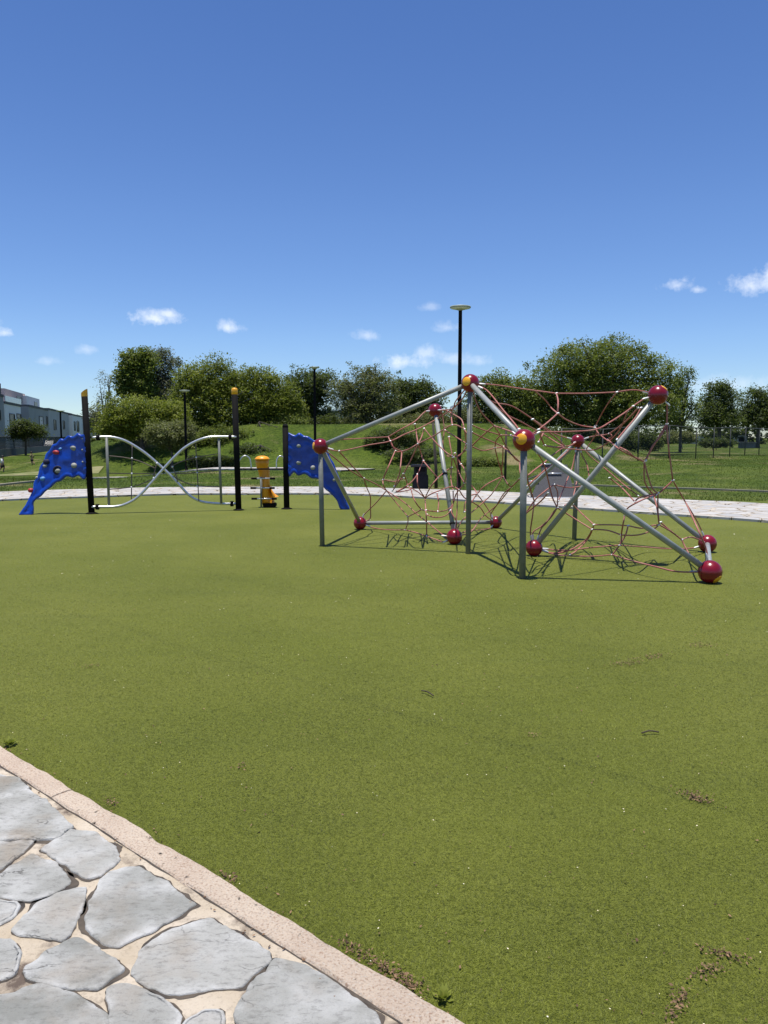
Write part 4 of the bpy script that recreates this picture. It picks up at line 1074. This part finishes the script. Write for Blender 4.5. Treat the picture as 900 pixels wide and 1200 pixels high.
house(-22, 8.6, 459, 'house_blue', 'blue grey row house with dark roof band nearest the photo edge', .5, (-18, 6, 447, 'house_dark', 1.2), [(1.2, 3.6, 480, 493, 'g'), (-14, -9, 478, 496, 'g')])
house(8.7, 28, 473.5, 'house_pale', 'pale row house with glazed roof terrace and dark doorway', .2, (10, 33.5, 459.5, 'house_pink', 2.8), [(14, 20, 485, 501, 'g'), (22.5, 27.5, 485, 491, 'g')], (9, 27.6, 466.5))
house(28.2, 36.8, 475.5, 'house_dark', 'narrow dark row house set back between its neighbours', -.9, None, [(30, 35.5, 482, 486, 'g')])
house(37, 59.6, 477, 'house_blue', 'blue grey row house with a tall white curtained window', .4, (35, 50, 466.5, 'house_pale', 2.6), [(48.5, 53, 488, 502, 'c'), (56.8, 58.4, 488, 500, 'g')])
house(59.8, 72.5, 480.5, 'house_grey', 'grey row house with one narrow dark window', .1, None, [(65.3, 68, 492, 504, 'g')])
house(72.7, 87.3, 483.5, 'house_grey', 'plain pale grey row house behind the slim lamp post', -.3, None, [(76, 78, 493, 503, 'g')])
house(87.5, 99, 487, 'house_pale', 'white row house with two dark upright windows', .3, None, [(88.8, 90.4, 494, 505, 'g'), (92, 94.6, 494, 506, 'g')])
house(99.2, 112, 490, 'house_grey', 'grey row house behind the slanted black post', 0, None, [(103, 105, 495, 504, 'g')])
house(112.2, 124, 492.5, 'house_grey', 'last grey row house half hidden by the bare tree', .3, None, [(115, 117, 497, 504, 'g')])

def build_left_wall():
    a = Vector((-30.2, 60, 0)); dirn = Vector((-22, 81, 0)).normalized(); pts = [a + dirn * s for s in (-16, -8, 0, 7, 14, 22, 30, 40, 52, 66)]
    bm = bmesh.new(); prev = None; nn = Vector((dirn.y, -dirn.x, 0)) * .12
    for p in pts:
        z = terrain(p.x, p.y); cur = [bm.verts.new((q.x, q.y, zz)) for q, zz in ((p + nn, z - .3), (p + nn, .58), (p - nn, .58), (p - nn, z - .3))]
        if prev:
            for k in range(3): bm.faces.new((prev[k], prev[k + 1], cur[k + 1], cur[k]))
        else: bm.faces.new(cur)
        prev = cur
    bm.faces.new(prev[::-1]); tag(bm_obj('park_wall', bm, M['concrete_dark']), 'low dark weathered wall along the edge of the park before the houses', 'wall')
    mesh_fence('park_fence', pts, .98, lambda p: .585, 'wire mesh fence standing on the low dark park wall', .04, .2, .012)
build_left_wall()

# ------------------------------------------------------------------ trees and bushes
def leaf_cloud(blobs, n, size, clump, tone_mu=.45, flat=.0, shell=.55):
    """blobs: (centre, (rx,ry,rz)); leaves gather in clumps spread through the blobs"""
    vol = np.array([b[1][0] * b[1][1] * b[1][2] for b in blobs]) ** .75; vol /= vol.sum()
    per = 34; nc = max(4, n // per); which = rng.choice(len(blobs), nc, p=vol)
    u = rng.normal(size=(nc, 3)); u /= np.linalg.norm(u, axis=1)[:, None]; r = rng.random(nc) ** (1 / 3); r = shell + (1 - shell) * r; r = np.where(rng.random(nc) < .35, rng.random(nc) ** .5, r)
    sprig = rng.random(nc) < .16; r = np.where(sprig, rng.uniform(1.02, 1.3, nc), r)
    C = np.array([list(b[0]) for b in blobs])[which]; S = np.array([b[1] for b in blobs])[which]
    cc = C + u * r[:, None] * S * (1 + .12 * rng.normal(size=(nc, 1)))
    ct = np.clip(tone_mu + .24 * rng.normal(size=nc), 0, 1)
    cr = clump * rng.uniform(.5, 1.35, nc) * np.where(sprig, .55, 1)
    idx = np.repeat(np.arange(nc), per); N_ = len(idx)
    g = np.clip(rng.normal(size=(N_, 3)), -1.7, 1.7) * np.array([.55, .55, .42]); p = cc[idx] + g * cr[idx][:, None]
    tn = np.clip(ct[idx] + .13 * rng.normal(size=N_), 0, 1)
    nr = rng.normal(size=(N_, 3)); nr[:, 2] = np.abs(nr[:, 2]) + .5; nr /= np.linalg.norm(nr, axis=1)[:, None]
    a = np.cross(nr, rng.normal(size=(N_, 3))); a /= np.linalg.norm(a, axis=1)[:, None]; b = np.cross(nr, a)
    s = size * rng.uniform(.6, 1.35, N_); L_ = a * (s * .95)[:, None]; W = b * (s * .42)[:, None]
    V = np.stack([p - L_, p + W - L_ * .1, p + L_, p - W - L_ * .1], 1)
    return V, tn, cc
def tree(name, Y, blobs_px, base_px, leaf, n, label, size=.16, clump=.55, bark='bark', tr=.16, group='trees behind the playground', dz=.75, nb=14, tone=.45, cat='tree', lift=None):
    base = P(base_px[0], base_px[1], Y); z0 = terrain(base.x, base.y); base.z = z0
    root = empty(name, base, label, cat, group); k = Y / F; blobs = []
    for (cx, cy, rx, ry) in blobs_px:
        c = P(cx, cy, Y) ; c.y += random.uniform(-.3, .3) * rx * k
        blobs.append((c - base, (rx * k, rx * k * dz, ry * k)))
    V, tn, cc = leaf_cloud(blobs, int(n * 3.3), size * .6, clump * 1.1, tone, 0, .4)
    me = np_mesh('crown', V, 4, tn); link('crown', me, root, M[leaf])
    bm = bmesh.new(); r = random.Random(hash(label) % 1000 if False else len(label) * 7 + n)
    low = min(b[0].z - b[1][2] for b in blobs); cen = sum((b[0] for b in blobs), Vector()) / len(blobs)
    fork = Vector((cen.x * .25, cen.y * .25, max(.3, low * .8 + .2 * cen.z)))
    add_tube(bm, smooth_path([(0, 0, -.15), (fork.x * .3 + r.uniform(-.1, .1), fork.y * .3, fork.z * .5), fork], 4), [tr * 1.35] + [tr * (1 - .4 * i / 8) for i in range(8)], 9)
    pick = r.sample(range(len(cc)), min(nb, len(cc)))
    for j in pick:
        e = Vector(cc[j]); st = fork * r.uniform(.75, 1); mid = st.lerp(e, .5) + Vector((r.uniform(-.3, .3), r.uniform(-.3, .3), r.uniform(.0, .5))) * (e - st).length * .25
        pth = smooth_path([st, mid, e], 4); add_tube(bm, pth, [tr * .5 * (1 - .85 * i / (len(pth) - 1)) + .008 for i in range(len(pth))], 6)
        for _ in range(2):
            q = min(range(len(cc)), key=lambda i_: (Vector(cc[i_]) - e).length + 2 * r.random()); e2 = Vector(cc[q]); 
            if (e2 - mid).length < 3.5: add_tube(bm, [mid, mid.lerp(e2, .5) + Vector((0, 0, .1)), e2], [tr * .22, tr * .13, .008], 5)
    bm_obj('trunk', bm, M[bark], root, True)
    return root
MG = 'trees on the grass mound'
tree('bare_tree', 70, [(123, 462, 8, 24), (110, 490, 10, 12), (134, 482, 10, 16), (120, 485, 12, 14)], (122, 520), 'leaf_grey', 1500, 'thin sparse grey tree left of the tall mound trees', .14, .5, 'bark_pale', .13, MG, .9, 60, .4)
tree('tall_tree', 63, [(160, 432, 17, 19), (151, 447, 12, 14), (168, 422, 11, 10), (158, 455, 20, 14), (147, 436, 7, 9)], (165, 515), 'leaf_mid', 6500, 'tall leafy green tree at the left end of the mound', .2, .6, 'bark', .2, MG, .8, 14, .45)
tree('tall_tree', 65, [(187, 425, 13, 15), (196, 448, 16, 22), (180, 455, 18, 22), (207, 430, 6, 10), (200, 470, 22, 16), (191, 416, 8, 7)], (188, 515), 'leaf_grey', 5600, 'tall greyish open tree with bare twigs beside the leafy one', .16, .55, 'bark_pale', .18, MG, .8, 36, .3)
tree('spreading_tree', 46.5, [(165, 482, 36, 15), (140, 494, 24, 12), (195, 484, 24, 13), (122, 505, 11, 7), (168, 495, 40, 13), (150, 505, 30, 8)], (168, 524), 'leaf_bright', 9500, 'broad round topped green tree on the left slope of the mound', .13, .4, 'bark', .14, MG, .8, 18, .5)
tree('small_tree', 43.5, [(197, 508, 22, 10), (184, 510, 12, 8), (215, 505, 14, 9), (200, 517, 20, 7)], (200, 538), 'leaf_olive', 4200, 'small low tree in front of the broad round topped tree', .11, .34, 'bark', .08, MG, .8, 14, .5)
tree('bushy_tree', 51, [(245, 446, 33, 22), (232, 474, 27, 24), (262, 475, 32, 26), (222, 442, 14, 12), (240, 500, 30, 14), (272, 452, 16, 14), (254, 424, 10, 7), (215, 470, 14, 20)], (250, 522), 'leaf_bright', 13000, 'large bright green bushy tree above the clipped hedge', .14, .5, 'bark', .18, MG, .75, 22, .48)
tree('bushy_tree', 52, [(303, 452, 27, 18), (322, 470, 26, 20), (292, 484, 26, 18), (338, 482, 18, 13), (298, 440, 12, 9), (312, 490, 30, 12)], (303, 516), 'leaf_bright', 10500, 'olive green bushy tree with dark leaning trunk behind the play totem', .14, .48, 'bark', .2, MG, .75, 22, .4)
tree('dark_tree', 60, [(360, 450, 24, 15), (377, 463, 14, 12), (350, 472, 24, 16), (362, 486, 32, 9), (345, 490, 22, 8), (383, 442, 10, 7)], (362, 505), 'leaf_dark', 7500, 'dark green tree behind the distant lamp on the mound crest', .17, .5, 'bark', .18, MG, .75, 18, .5)
tree('open_tree', 55, [(425, 455, 24, 20), (440, 466, 22, 22), (408, 468, 17, 18), (438, 440, 9, 9), (428, 480, 32, 12), (452, 450, 12, 14), (400, 455, 14, 10)], (430, 502), 'leaf_olive', 7800, 'olive open tree with visible forked trunk on the mound crest', .13, .45, 'bark_pale', .16, MG, .8, 46, .45)
tree('dark_tree', 59, [(480, 464, 24, 17), (494, 453, 10, 8), (468, 478, 24, 14), (510, 466, 12, 10), (495, 482, 24, 10), (470, 452, 10, 8)], (482, 505), 'leaf_dark', 7000, 'dark green tree behind the upper left red ball of the net', .16, .5, 'bark', .18, MG, .75, 18, .55)
tree('shrub', 56, [(525, 490, 26, 8), (505, 493, 18, 7), (548, 488, 16, 8)], (525, 502), 'leaf_olive', 2600, 'low brownish shrub on the mound right of the dark tree', .12, .4, 'bark', .05, 'bushes around the mound', .7, 8, .35, 'shrub')
tree('leafy_tree', 57, [(578, 452, 17, 12), (598, 466, 26, 20), (568, 474, 22, 16), (612, 486, 26, 16), (588, 440, 9, 7), (580, 492, 26, 10)], (590, 520), 'leaf_mid', 8500, 'leafy green tree right of the tall lamp post', .16, .5, 'bark', .17, 'trees on the right lawn', .75, 18, .5)
tree('broad_tree', 58, [(690, 424, 46, 20), (648, 448, 38, 24), (722, 436, 44, 26), (690, 466, 74, 26), (770, 438, 22, 20), (636, 474, 28, 22), (745, 474, 46, 22), (715, 402, 14, 7), (664, 412, 12, 8), (690, 490, 80, 12), (742, 410, 14, 8), (782, 455, 16, 18)], (700, 535), 'leaf_mid', 26000, 'very broad dense green tree filling the right background', .17, .55, 'bark', .3, 'trees on the right lawn', .7, 34, .52)
tree('sparse_tree', 66, [(797, 460, 13, 20), (789, 484, 16, 14), (806, 440, 6, 9), (812, 482, 8, 10)], (797, 528), 'leaf_mid', 2400, 'sparse tree with airy crown right of the broad tree', .16, .5, 'bark', .13, 'trees on the right lawn', .8, 26, .4)
tree('field_tree', 92, [(842, 470, 19, 17), (830, 484, 16, 13), (852, 486, 13, 12), (846, 458, 11, 8), (838, 492, 20, 8)], (842, 524), 'leaf_dark', 5200, 'round dark tree in the field beyond the wire fence', .24, .8, 'bark', .25, 'trees on the right lawn', .8, 14, .5)
tree('field_tree', 94, [(885, 472, 17, 15), (893, 488, 20, 12), (872, 490, 10, 8), (915, 474, 20, 16), (888, 460, 9, 7), (905, 490, 22, 10)], (888, 524), 'leaf_dark', 5600, 'dark tree in the field at the right photo edge', .24, .8, 'bark', .25, 'trees on the right lawn', .8, 14, .55)
tree('street_tree', 66, [(27, 501, 11, 7), (36, 504, 11, 6), (20, 507, 10, 5), (45, 508, 7, 4)], (30, 530), 'leaf_dark', 2600, 'small dark tree before the pale row house', .16, .5, 'bark', .1, None, .8, 10, .35)
BU = 'bushes around the mound'
def bush(name, Y, blobs_px, base_px, leaf, n, label, size=.11, clump=.3, tone=.4, cat='bush'):
    return tree(name, Y, blobs_px, base_px, leaf, n, label, size, clump, 'bark', .04, BU, .7, 8, tone, cat)
bush('bush', 45.5, [(460, 514, 26, 11), (445, 518, 16, 9), (480, 520, 20, 7)], (460, 527), 'leaf_dark', 4200, 'dark rounded bush on the mound slope behind the net')
bush('bush', 43, [(478, 532, 26, 4.5), (500, 531, 14, 4)], (480, 537), 'leaf_dark', 2200, 'low dark bush above the litter bin', .1, .22)
bush('bush', 41, [(565, 542, 15, 5), (552, 543, 10, 4), (580, 543, 10, 4)], (565, 547), 'leaf_mid', 1700, 'low flowering bush between the two tall net posts', .09, .2, .6)
bush('bush', 55, [(655, 512, 18, 9), (640, 516, 14, 6)], (650, 524), 'leaf_dark', 2400, 'dark bush under the left side of the broad tree', .14, .35)
bush('bush', 54, [(748, 516, 20, 9), (735, 520, 12, 6), (765, 520, 10, 6)], (748, 529), 'leaf_dark', 2600, 'dark bush below the broad tree by the fence', .14, .35)
bush('bush', 56, [(700, 508, 30, 10), (720, 512, 22, 8), (680, 512, 20, 8)], (700, 524), 'leaf_dark', 3600, 'wide dark undergrowth around the trunk of the broad tree', .15, .4)
bush('bush', 49, [(330, 516, 26, 10), (300, 520, 20, 8), (275, 522, 18, 8)], (305, 530), 'leaf_dark', 3800, 'dark undergrowth below the olive green bushy tree', .13, .35)
bush('bush', 78, [(840, 519, 17, 4), (828, 519, 8, 3.5), (853, 519, 8, 3.5)], (840, 525), 'leaf_dark', 1500, 'low dark hedge beneath the round field tree', .16, .3)
bush('bush', 84, [(795, 512, 12, 6), (808, 513, 8, 5)], (800, 522), 'leaf_olive', 1100, 'pale dry bush beyond the wire fence', .18, .4, .8)
bush('bush', 45, [(290, 532, 16, 9), (308, 536, 16, 7), (325, 536, 14, 6)], (305, 545), 'leaf_dark', 3600, 'dark shrubs at the mound foot behind the play totem', .12, .3)  # added shrubs, their dark leaves stand in for tree shade on the ground
bush('bush', 47, [(255, 515, 22, 12), (275, 512, 18, 12), (235, 520, 16, 10)], (255, 530), 'leaf_mid', 4200, 'green thicket on the bank above the clipped hedge', .12, .35)
bush('bush', 58, [(345, 496, 30, 7), (385, 494, 16, 6), (320, 495, 16, 7)], (350, 500), 'leaf_dark', 3600, 'dark low thicket along the left part of the mound crest', .13, .35)
bush('bush', 57, [(450, 496, 24, 7), (485, 495, 24, 7), (415, 496, 14, 5)], (455, 500), 'leaf_olive', 3600, 'olive low thicket along the middle of the mound crest', .13, .35)
bush('bush', 52, [(590, 510, 22, 10), (615, 514, 18, 9), (565, 515, 14, 8)], (590, 522), 'leaf_mid', 3800, 'green thicket on the right shoulder of the mound', .12, .35)
bush('bush', 50, [(215, 500, 18, 12), (200, 490, 16, 10), (232, 510, 14, 9)], (215, 522), 'leaf_mid', 3600, 'green scrub between the broad round topped tree and the bushy tree', .12, .35)
bush('bush', 51, [(332, 500, 18, 10), (318, 506, 18, 10), (346, 498, 14, 8)], (330, 512), 'leaf_mid', 3600, 'green scrub right of the dark leaning trunk', .12, .35)
def far_wood():
    blobs = []
    for i in range(46):
        x = -60 + i * 4.2 + random.uniform(-1, 1); y = 145 + random.uniform(-8, 8); h = 3.6 + 2.2 * random.random()
        blobs.append((Vector((x, y, h * .5)), (3.2, 2.6, h * .62)))
    V, tn, cc = leaf_cloud(blobs, 42000, .4, .8, .35)
    tag(link('far_wood', np_mesh('far_wood', V, 4, tn), None, M['leaf_dark']), 'dark mass of far scrub and trees along the edge of the field', 'wood', None, 'stuff')
far_wood()
def clipped_hedge():
    Y = 40.2; a, b = P(222, 547, Y), P(277, 547, Y); c = (a + b) / 2; z0 = terrain(c.x, c.y)
    root = empty('clipped_hedge', (c.x, c.y, z0), 'dark clipped hedge beside the far path under the bushy tree', 'hedge')
    n = 7000; L_ = (b.x - a.x); p = np.stack([rng.uniform(-L_ / 2, L_ / 2, n), rng.uniform(-.5, .5, n), rng.uniform(0.02, .62, n)], 1)
    p[:, 2] += .05 * np.sin(p[:, 0] * 5); ax = rng.normal(size=(n, 3)); ax /= np.linalg.norm(ax, axis=1)[:, None]; bx = np.cross(ax, rng.normal(size=(n, 3))); bx /= np.linalg.norm(bx, axis=1)[:, None]
    V = np.stack([p - ax * .08, p + bx * .035, p + ax * .08, p - bx * .035], 1); link('foliage', np_mesh('foliage', V, 4, np.clip(rng.normal(.3, .2, n), 0, 1)), root, M['leaf_dark'])
    bm = bmesh.new()
    for i in range(9): add_tube(bm, [(-L_ / 2 + L_ * (i + .5) / 9, 0, -.05), (-L_ / 2 + L_ * (i + .5) / 9 + random.uniform(-.1, .1), .05, .5)], .02, 6)
    bm_obj('stems', bm, M['bark'], root); 
clipped_hedge()
def field_things():
    q = P(875, 526, 88); bm = bmesh.new(); add_box(bm, (0, 0, .3), (1.7, .6, .6)); add_box(bm, (0, 0, .66), (1.9, .75, .1)); o = bm_obj('planter', bm, M['concrete_dark'], None, False, (q.x, q.y, terrain(q.x, q.y))); tag(o, 'low dark block planter in the field beyond the fence', 'planter')
    q = P(838, 512, 150); root = empty('far_building', (q.x, q.y, 0), 'pale distant low building behind the field trees', 'building')
    bm = bmesh.new(); add_box(bm, (0, 0, .95), (9, 8, 1.9)); bm_obj('wall', bm, M['house_pale'], root)
    bm = bmesh.new(); add_box(bm, (0, 0, 2.0), (9.4, 8.4, .2)); bm_obj('roof', bm, M['house_dark'], root)
    for i in range(4):
        bm = bmesh.new(); add_box(bm, (-3.3 + i * 2.2, -4.01, 1.1), (1.1, .12, .9)); bm_obj('window', bm, M['glass'], root)
    q = P(392, 495, 130); root = empty('far_building', (q.x, q.y, 0), 'bluish grey distant building glimpsed between the mound trees', 'building'); zt = z_at(483, q)
    bm = bmesh.new(); add_box(bm, (0, 0, zt / 2), (9, 8, zt)); bm_obj('wall', bm, M['house_blue'], root)
    bm = bmesh.new(); add_box(bm, (0, 0, zt + .15), (9.4, 8.4, .26)); bm_obj('roof', bm, M['house_pale'], root)
    for i in (-1, 1):
        bm = bmesh.new(); add_box(bm, (i * 2, -4.01, zt - 1.6), (2, .12, 1)); bm_obj('window', bm, M['glass'], root)
    q = P(560, 490, 120); root = empty('far_building', (q.x, q.y, 0), 'white distant house seen behind the tallest red ball', 'building'); zt = z_at(476, q)
    bm = bmesh.new(); add_box(bm, (0, 0, zt / 2), (8, 8, zt)); bm_obj('wall', bm, M['house_pale'], root)
    for i in range(4):
        bm = bmesh.new(); add_box(bm, (-2.7 + i * 1.8, -4.01, zt - 1.4), (.8, .12, 1.3)); bm_obj('window', bm, M['glass'], root)
    # white car half hidden behind the park fence
    q = P(55, 520, 92); root = empty('parked_car', (q.x, q.y, -.28), 'white parked car behind the park fence before the grey houses', 'car', rz=math.atan2(81, -22))
    bm = bmesh.new(); prof = [(-2.1, .3), (-2.1, .75), (-1.9, .9), (-1.3, .95), (-.8, 1.42), (.7, 1.45), (1.35, .98), (2.0, .85), (2.15, .6), (2.15, .3)]
    lft = [bm.verts.new((x, -.85, z)) for x, z in prof]; rgt = [bm.verts.new((x, .85, z)) for x, z in prof]; n = len(prof)
    for i in range(n): bm.faces.new((lft[i], lft[(i + 1) % n], rgt[(i + 1) % n], rgt[i]))
    bm.faces.new(lft[::-1]); bm.faces.new(rgt); bm_obj('body', bm, M['car_white'], root)
    for y in (-.856, .856):
        bm = bmesh.new(); f = [bm.verts.new((x, y, z)) for x, z in ((-1.2, .98), (-.75, 1.36), (.65, 1.38), (1.15, 1.0))]; g = [bm.verts.new((v.co.x, y * .98, v.co.z)) for v in f]
        bm.faces.new(f); bm.faces.new(g[::-1])
        for i in range(4): bm.faces.new((f[i], f[(i + 1) % 4], g[(i + 1) % 4], g[i]))
        bm_obj('side_window', bm, M['glass'], root)
        for x in (-1.35, 1.35):
            bm = bmesh.new(); add_tube(bm, [(x, y - .09, .31), (x, y + .09, .31)], .31, 16); bm_obj('wheel', bm, M['black'], root)
field_things()

# ------------------------------------------------------------------ people far on the left lawn
def skin_mesh(name, verts, edges, radii, m, parent, sub=2):
    me = bpy.data.meshes.new(name); me.from_pydata(verts, edges, []); o = link(name, me, parent, m)
    md = o.modifiers.new('skin', 'SKIN'); me.skin_vertices[0].data[0].use_root = True
    for i, r in enumerate(radii): me.skin_vertices[0].data[i].radius = (r, r)
    md.use_smooth_shade = True; sb = o.modifiers.new('sub', 'SUBSURF'); sb.levels = sub; sb.render_levels = sub
    return o
def person(px, py, Y, h, label, shirt, pants, mirror=1, phase=1):
    q = P(px, py, Y); q.z = terrain(q.x, q.y); root = empty('person', q, label, 'person', rz=0)
    k = h; m = mirror
    J = dict(pel=(0, 0, .50), ch=(.03 * m, 0, .70), nk=(.04 * m, 0, .80), hd=(.055 * m, 0, .87), ht=(.06 * m, 0, .97),
             k1=(.10 * m, .04, .29), a1=(.02 * m, .05, .06), t1=(.09 * m, .05, .02), k2=(-.03 * m, -.05, .27), a2=(-.17 * m, -.05, .12), t2=(-.16 * m, -.05, .03),
             s1=(.03 * m, .10, .76), e1=(-.07 * m, .14, .62), w1=(.0 * m, .14, .52), s2=(.03 * m, -.10, .76), e2=(.08 * m, -.14, .61), w2=(.17 * m, -.12, .60))
    names = list(J); V = [tuple(c * k for c in J[n]) for n in names]; I = {n: i for i, n in enumerate(names)}
    E = [(I[a], I[b]) for a, b in (('pel', 'ch'), ('ch', 'nk'), ('nk', 'hd'), ('hd', 'ht'), ('pel', 'k1'), ('k1', 'a1'), ('a1', 't1'), ('pel', 'k2'), ('k2', 'a2'), ('a2', 't2'), ('ch', 's1'), ('s1', 'e1'), ('e1', 'w1'), ('ch', 's2'), ('s2', 'e2'), ('e2', 'w2'))]
    rad = dict(pel=.085, ch=.085, nk=.04, hd=.075, ht=.06, k1=.05, a1=.033, t1=.028, k2=.05, a2=.033, t2=.028, s1=.042, e1=.032, w1=.026, s2=.042, e2=.032, w2=.026)
    skin_mesh('body', V, E, [rad[n] * k for n in names], M['skin'], root)
    def sub(name, keys, edges, grow, m_):
        ii = {n: i for i, n in enumerate(keys)}; skin_mesh(name, [tuple(c * k for c in J[n]) for n in keys], [(ii[a], ii[b]) for a, b in edges], [(rad[n] + grow) * k for n in keys], M[m_], root)
    sub('shirt', ['pel', 'ch', 's1', 's2', 'e1', 'e2'], [('pel', 'ch'), ('ch', 's1'), ('ch', 's2'), ('s1', 'e1'), ('s2', 'e2')], .013, shirt)
    sub('trousers', ['pel', 'k1', 'k2'], [('pel', 'k1'), ('pel', 'k2')], .016, pants)
    bm = bmesh.new(); add_ball(bm, (.05 * k * m, 0, .935 * k), .078 * k, 14, 10, (1.05, 1, .9)); bm_obj('hair', bm, M['hair'], root, True)
person(38.5, 553, 47, .85, 'small child in an olive top running across the left lawn', 'shirt_tan', 'cloth_dark', -1)
person(3, 556, 45, 1.0, 'child in white top and dark trousers at the left photo edge', 'shirt_white', 'cloth_dark', 1)

# ------------------------------------------------------------------ small things on the turf
def litter_patch(px, py, rx, ry, n, ang=0):
    c = G(px, py); out = []
    for _ in range(n):
        a, b = random.gauss(0, .55) * rx, random.gauss(0, .6) * ry
        p = c + Vector((a * math.cos(ang) - b * math.sin(ang), a * math.sin(ang) + b * math.cos(ang), .008 + random.random() * .008)); out.append(p)
    return out
def build_litter():
    pts = []
    for args in ((742, 777, .16, .06, 130, .5), (768, 770, .12, .05, 110, .5), (821, 757, .11, .06, 90, .3), (815, 936, .075, .035, 170, -.75), (850, 1122, .07, .022, 90, -.4), (832, 1140, .06, .025, 60, .4), (795, 1180, .075, .025, 90, .9),
                 (455, 1140, .10, .03, 150, -.72), (418, 1115, .06, .02, 60, -.7), (480, 1158, .05, .02, 50, -.7), (270, 1030, .05, .02, 40, -.7), (130, 942, .06, .02, 30, -.7), (620, 862, .05, .03, 20, 0), (108, 782, .07, .05, 30, 0), (282, 900, .05, .03, 25, 0)):
        pts += litter_patch(*args)
    for _ in range(900):
        sk = random.uniform(-4, 5); w_ = -abs(random.gauss(0, .035)) if random.random() < .7 else kw + abs(random.gauss(0, .03))
        if mnoise.noise(Vector((sk * 1.7, 0, 8))) + random.uniform(-.5, .5) > .0:
            q = kerbpt(sk, w_); pts.append(Vector((q.x, q.y, .008 if w_ < 0 else .031)))
    for _ in range(500):
        dd = math.exp(random.uniform(math.log(1.9), math.log(9))); tt = random.uniform(-.6, .6); q = Vector((dd * math.sin(tt), dd * math.cos(tt), .009))
        if (q - kerbpt(0, 0)).dot(kn) < -.02: pts.append(q)
    n = len(pts); p = np.array([list(q) for q in pts]); ax = rng.normal(size=(n, 3)); ax[:, 2] *= .35; ax /= np.linalg.norm(ax, axis=1)[:, None]; bx = np.cross(ax, np.array([0, 0, 1]) + .5 * rng.normal(size=(n, 3))); bx /= np.linalg.norm(bx, axis=1)[:, None]
    s = rng.uniform(.003, .008, n)[:, None]; V = np.stack([p - ax * s, p + bx * s * .5, p + ax * s, p - bx * s * .5], 1)
    tag(link('leaf_litter', np_mesh('leaf_litter', V, 4, rng.random(n)), None, M['litter']), 'brown crumbs of dead leaves lying in patches on the turf', 'leaf litter', None, 'stuff')
    n = 420; d = np.exp(rng.uniform(np.log(1.9), np.log(15), n)); th = rng.uniform(-.6, .6, n); x, y = d * np.sin(th), d * np.cos(th); k = in_turf(x, y); x, y, d = x[k], y[k], d[k]; n = len(x)
    p = np.stack([x, y, np.full(n, .014)], 1); ax = rng.normal(size=(n, 3)); ax[:, 2] *= .3; ax /= np.linalg.norm(ax, axis=1)[:, None]; bx = np.cross(ax, np.array([0, 0, 1.]) + .3 * rng.normal(size=(n, 3))); bx /= np.linalg.norm(bx, axis=1)[:, None]
    s = (rng.uniform(.002, .0045, n) * np.maximum(1, d / 4))[:, None]; V = np.stack([p - ax * s, p + bx * s * .6, p + ax * s, p - bx * s * .6], 1)
    tag(link('fallen_petals', np_mesh('fallen_petals', V, 4), None, M['petal']), 'tiny pale petals scattered over the turf', 'petals', None, 'stuff')
    for a, b, lab in (((752, 862), (772, 861), 'thin dark twig lying on the turf below the brown patches'), ((494, 812), (508, 818), 'short pale twig on the turf in the middle foreground')):
        p, q = G(*a), G(*b); bm = bmesh.new(); off = p.copy(); add_tube(bm, smooth_path([(0, 0, .014), tuple((q - p) * .5 + Vector((0, .01, .02))), tuple((q - p) + Vector((0, 0, .014)))], 4), .004, 6); tag(bm_obj('twig', bm, M['twig'], None, True, off), lab, 'twig')
    for px, py, lab, s in ((520, 1172, 'small green weed sprouting beside the kerb', .035), (12, 874, 'small weed at the left end of the kerb', .05)):
        c = G(px, py); root = empty('weed', (c.x, c.y, 0), lab, 'weed'); n = 26; P0 = np.zeros((n, 3)); a = rng.uniform(0, 6.28, n); r_ = rng.uniform(.3, 1, n) * s; tip = np.stack([np.cos(a) * r_, np.sin(a) * r_, rng.uniform(.3, .9, n) * s], 1); w = np.stack([-np.sin(a), np.cos(a), np.zeros(n)], 1) * s * .22
        V = np.stack([P0 + tip * .2, tip * .6 + w, tip, tip * .6 - w], 1); link('leaf_rosette', np_mesh('leaf_rosette', V, 4, rng.uniform(.4, 1, n)), root, M['leaf_bright'])
build_litter()
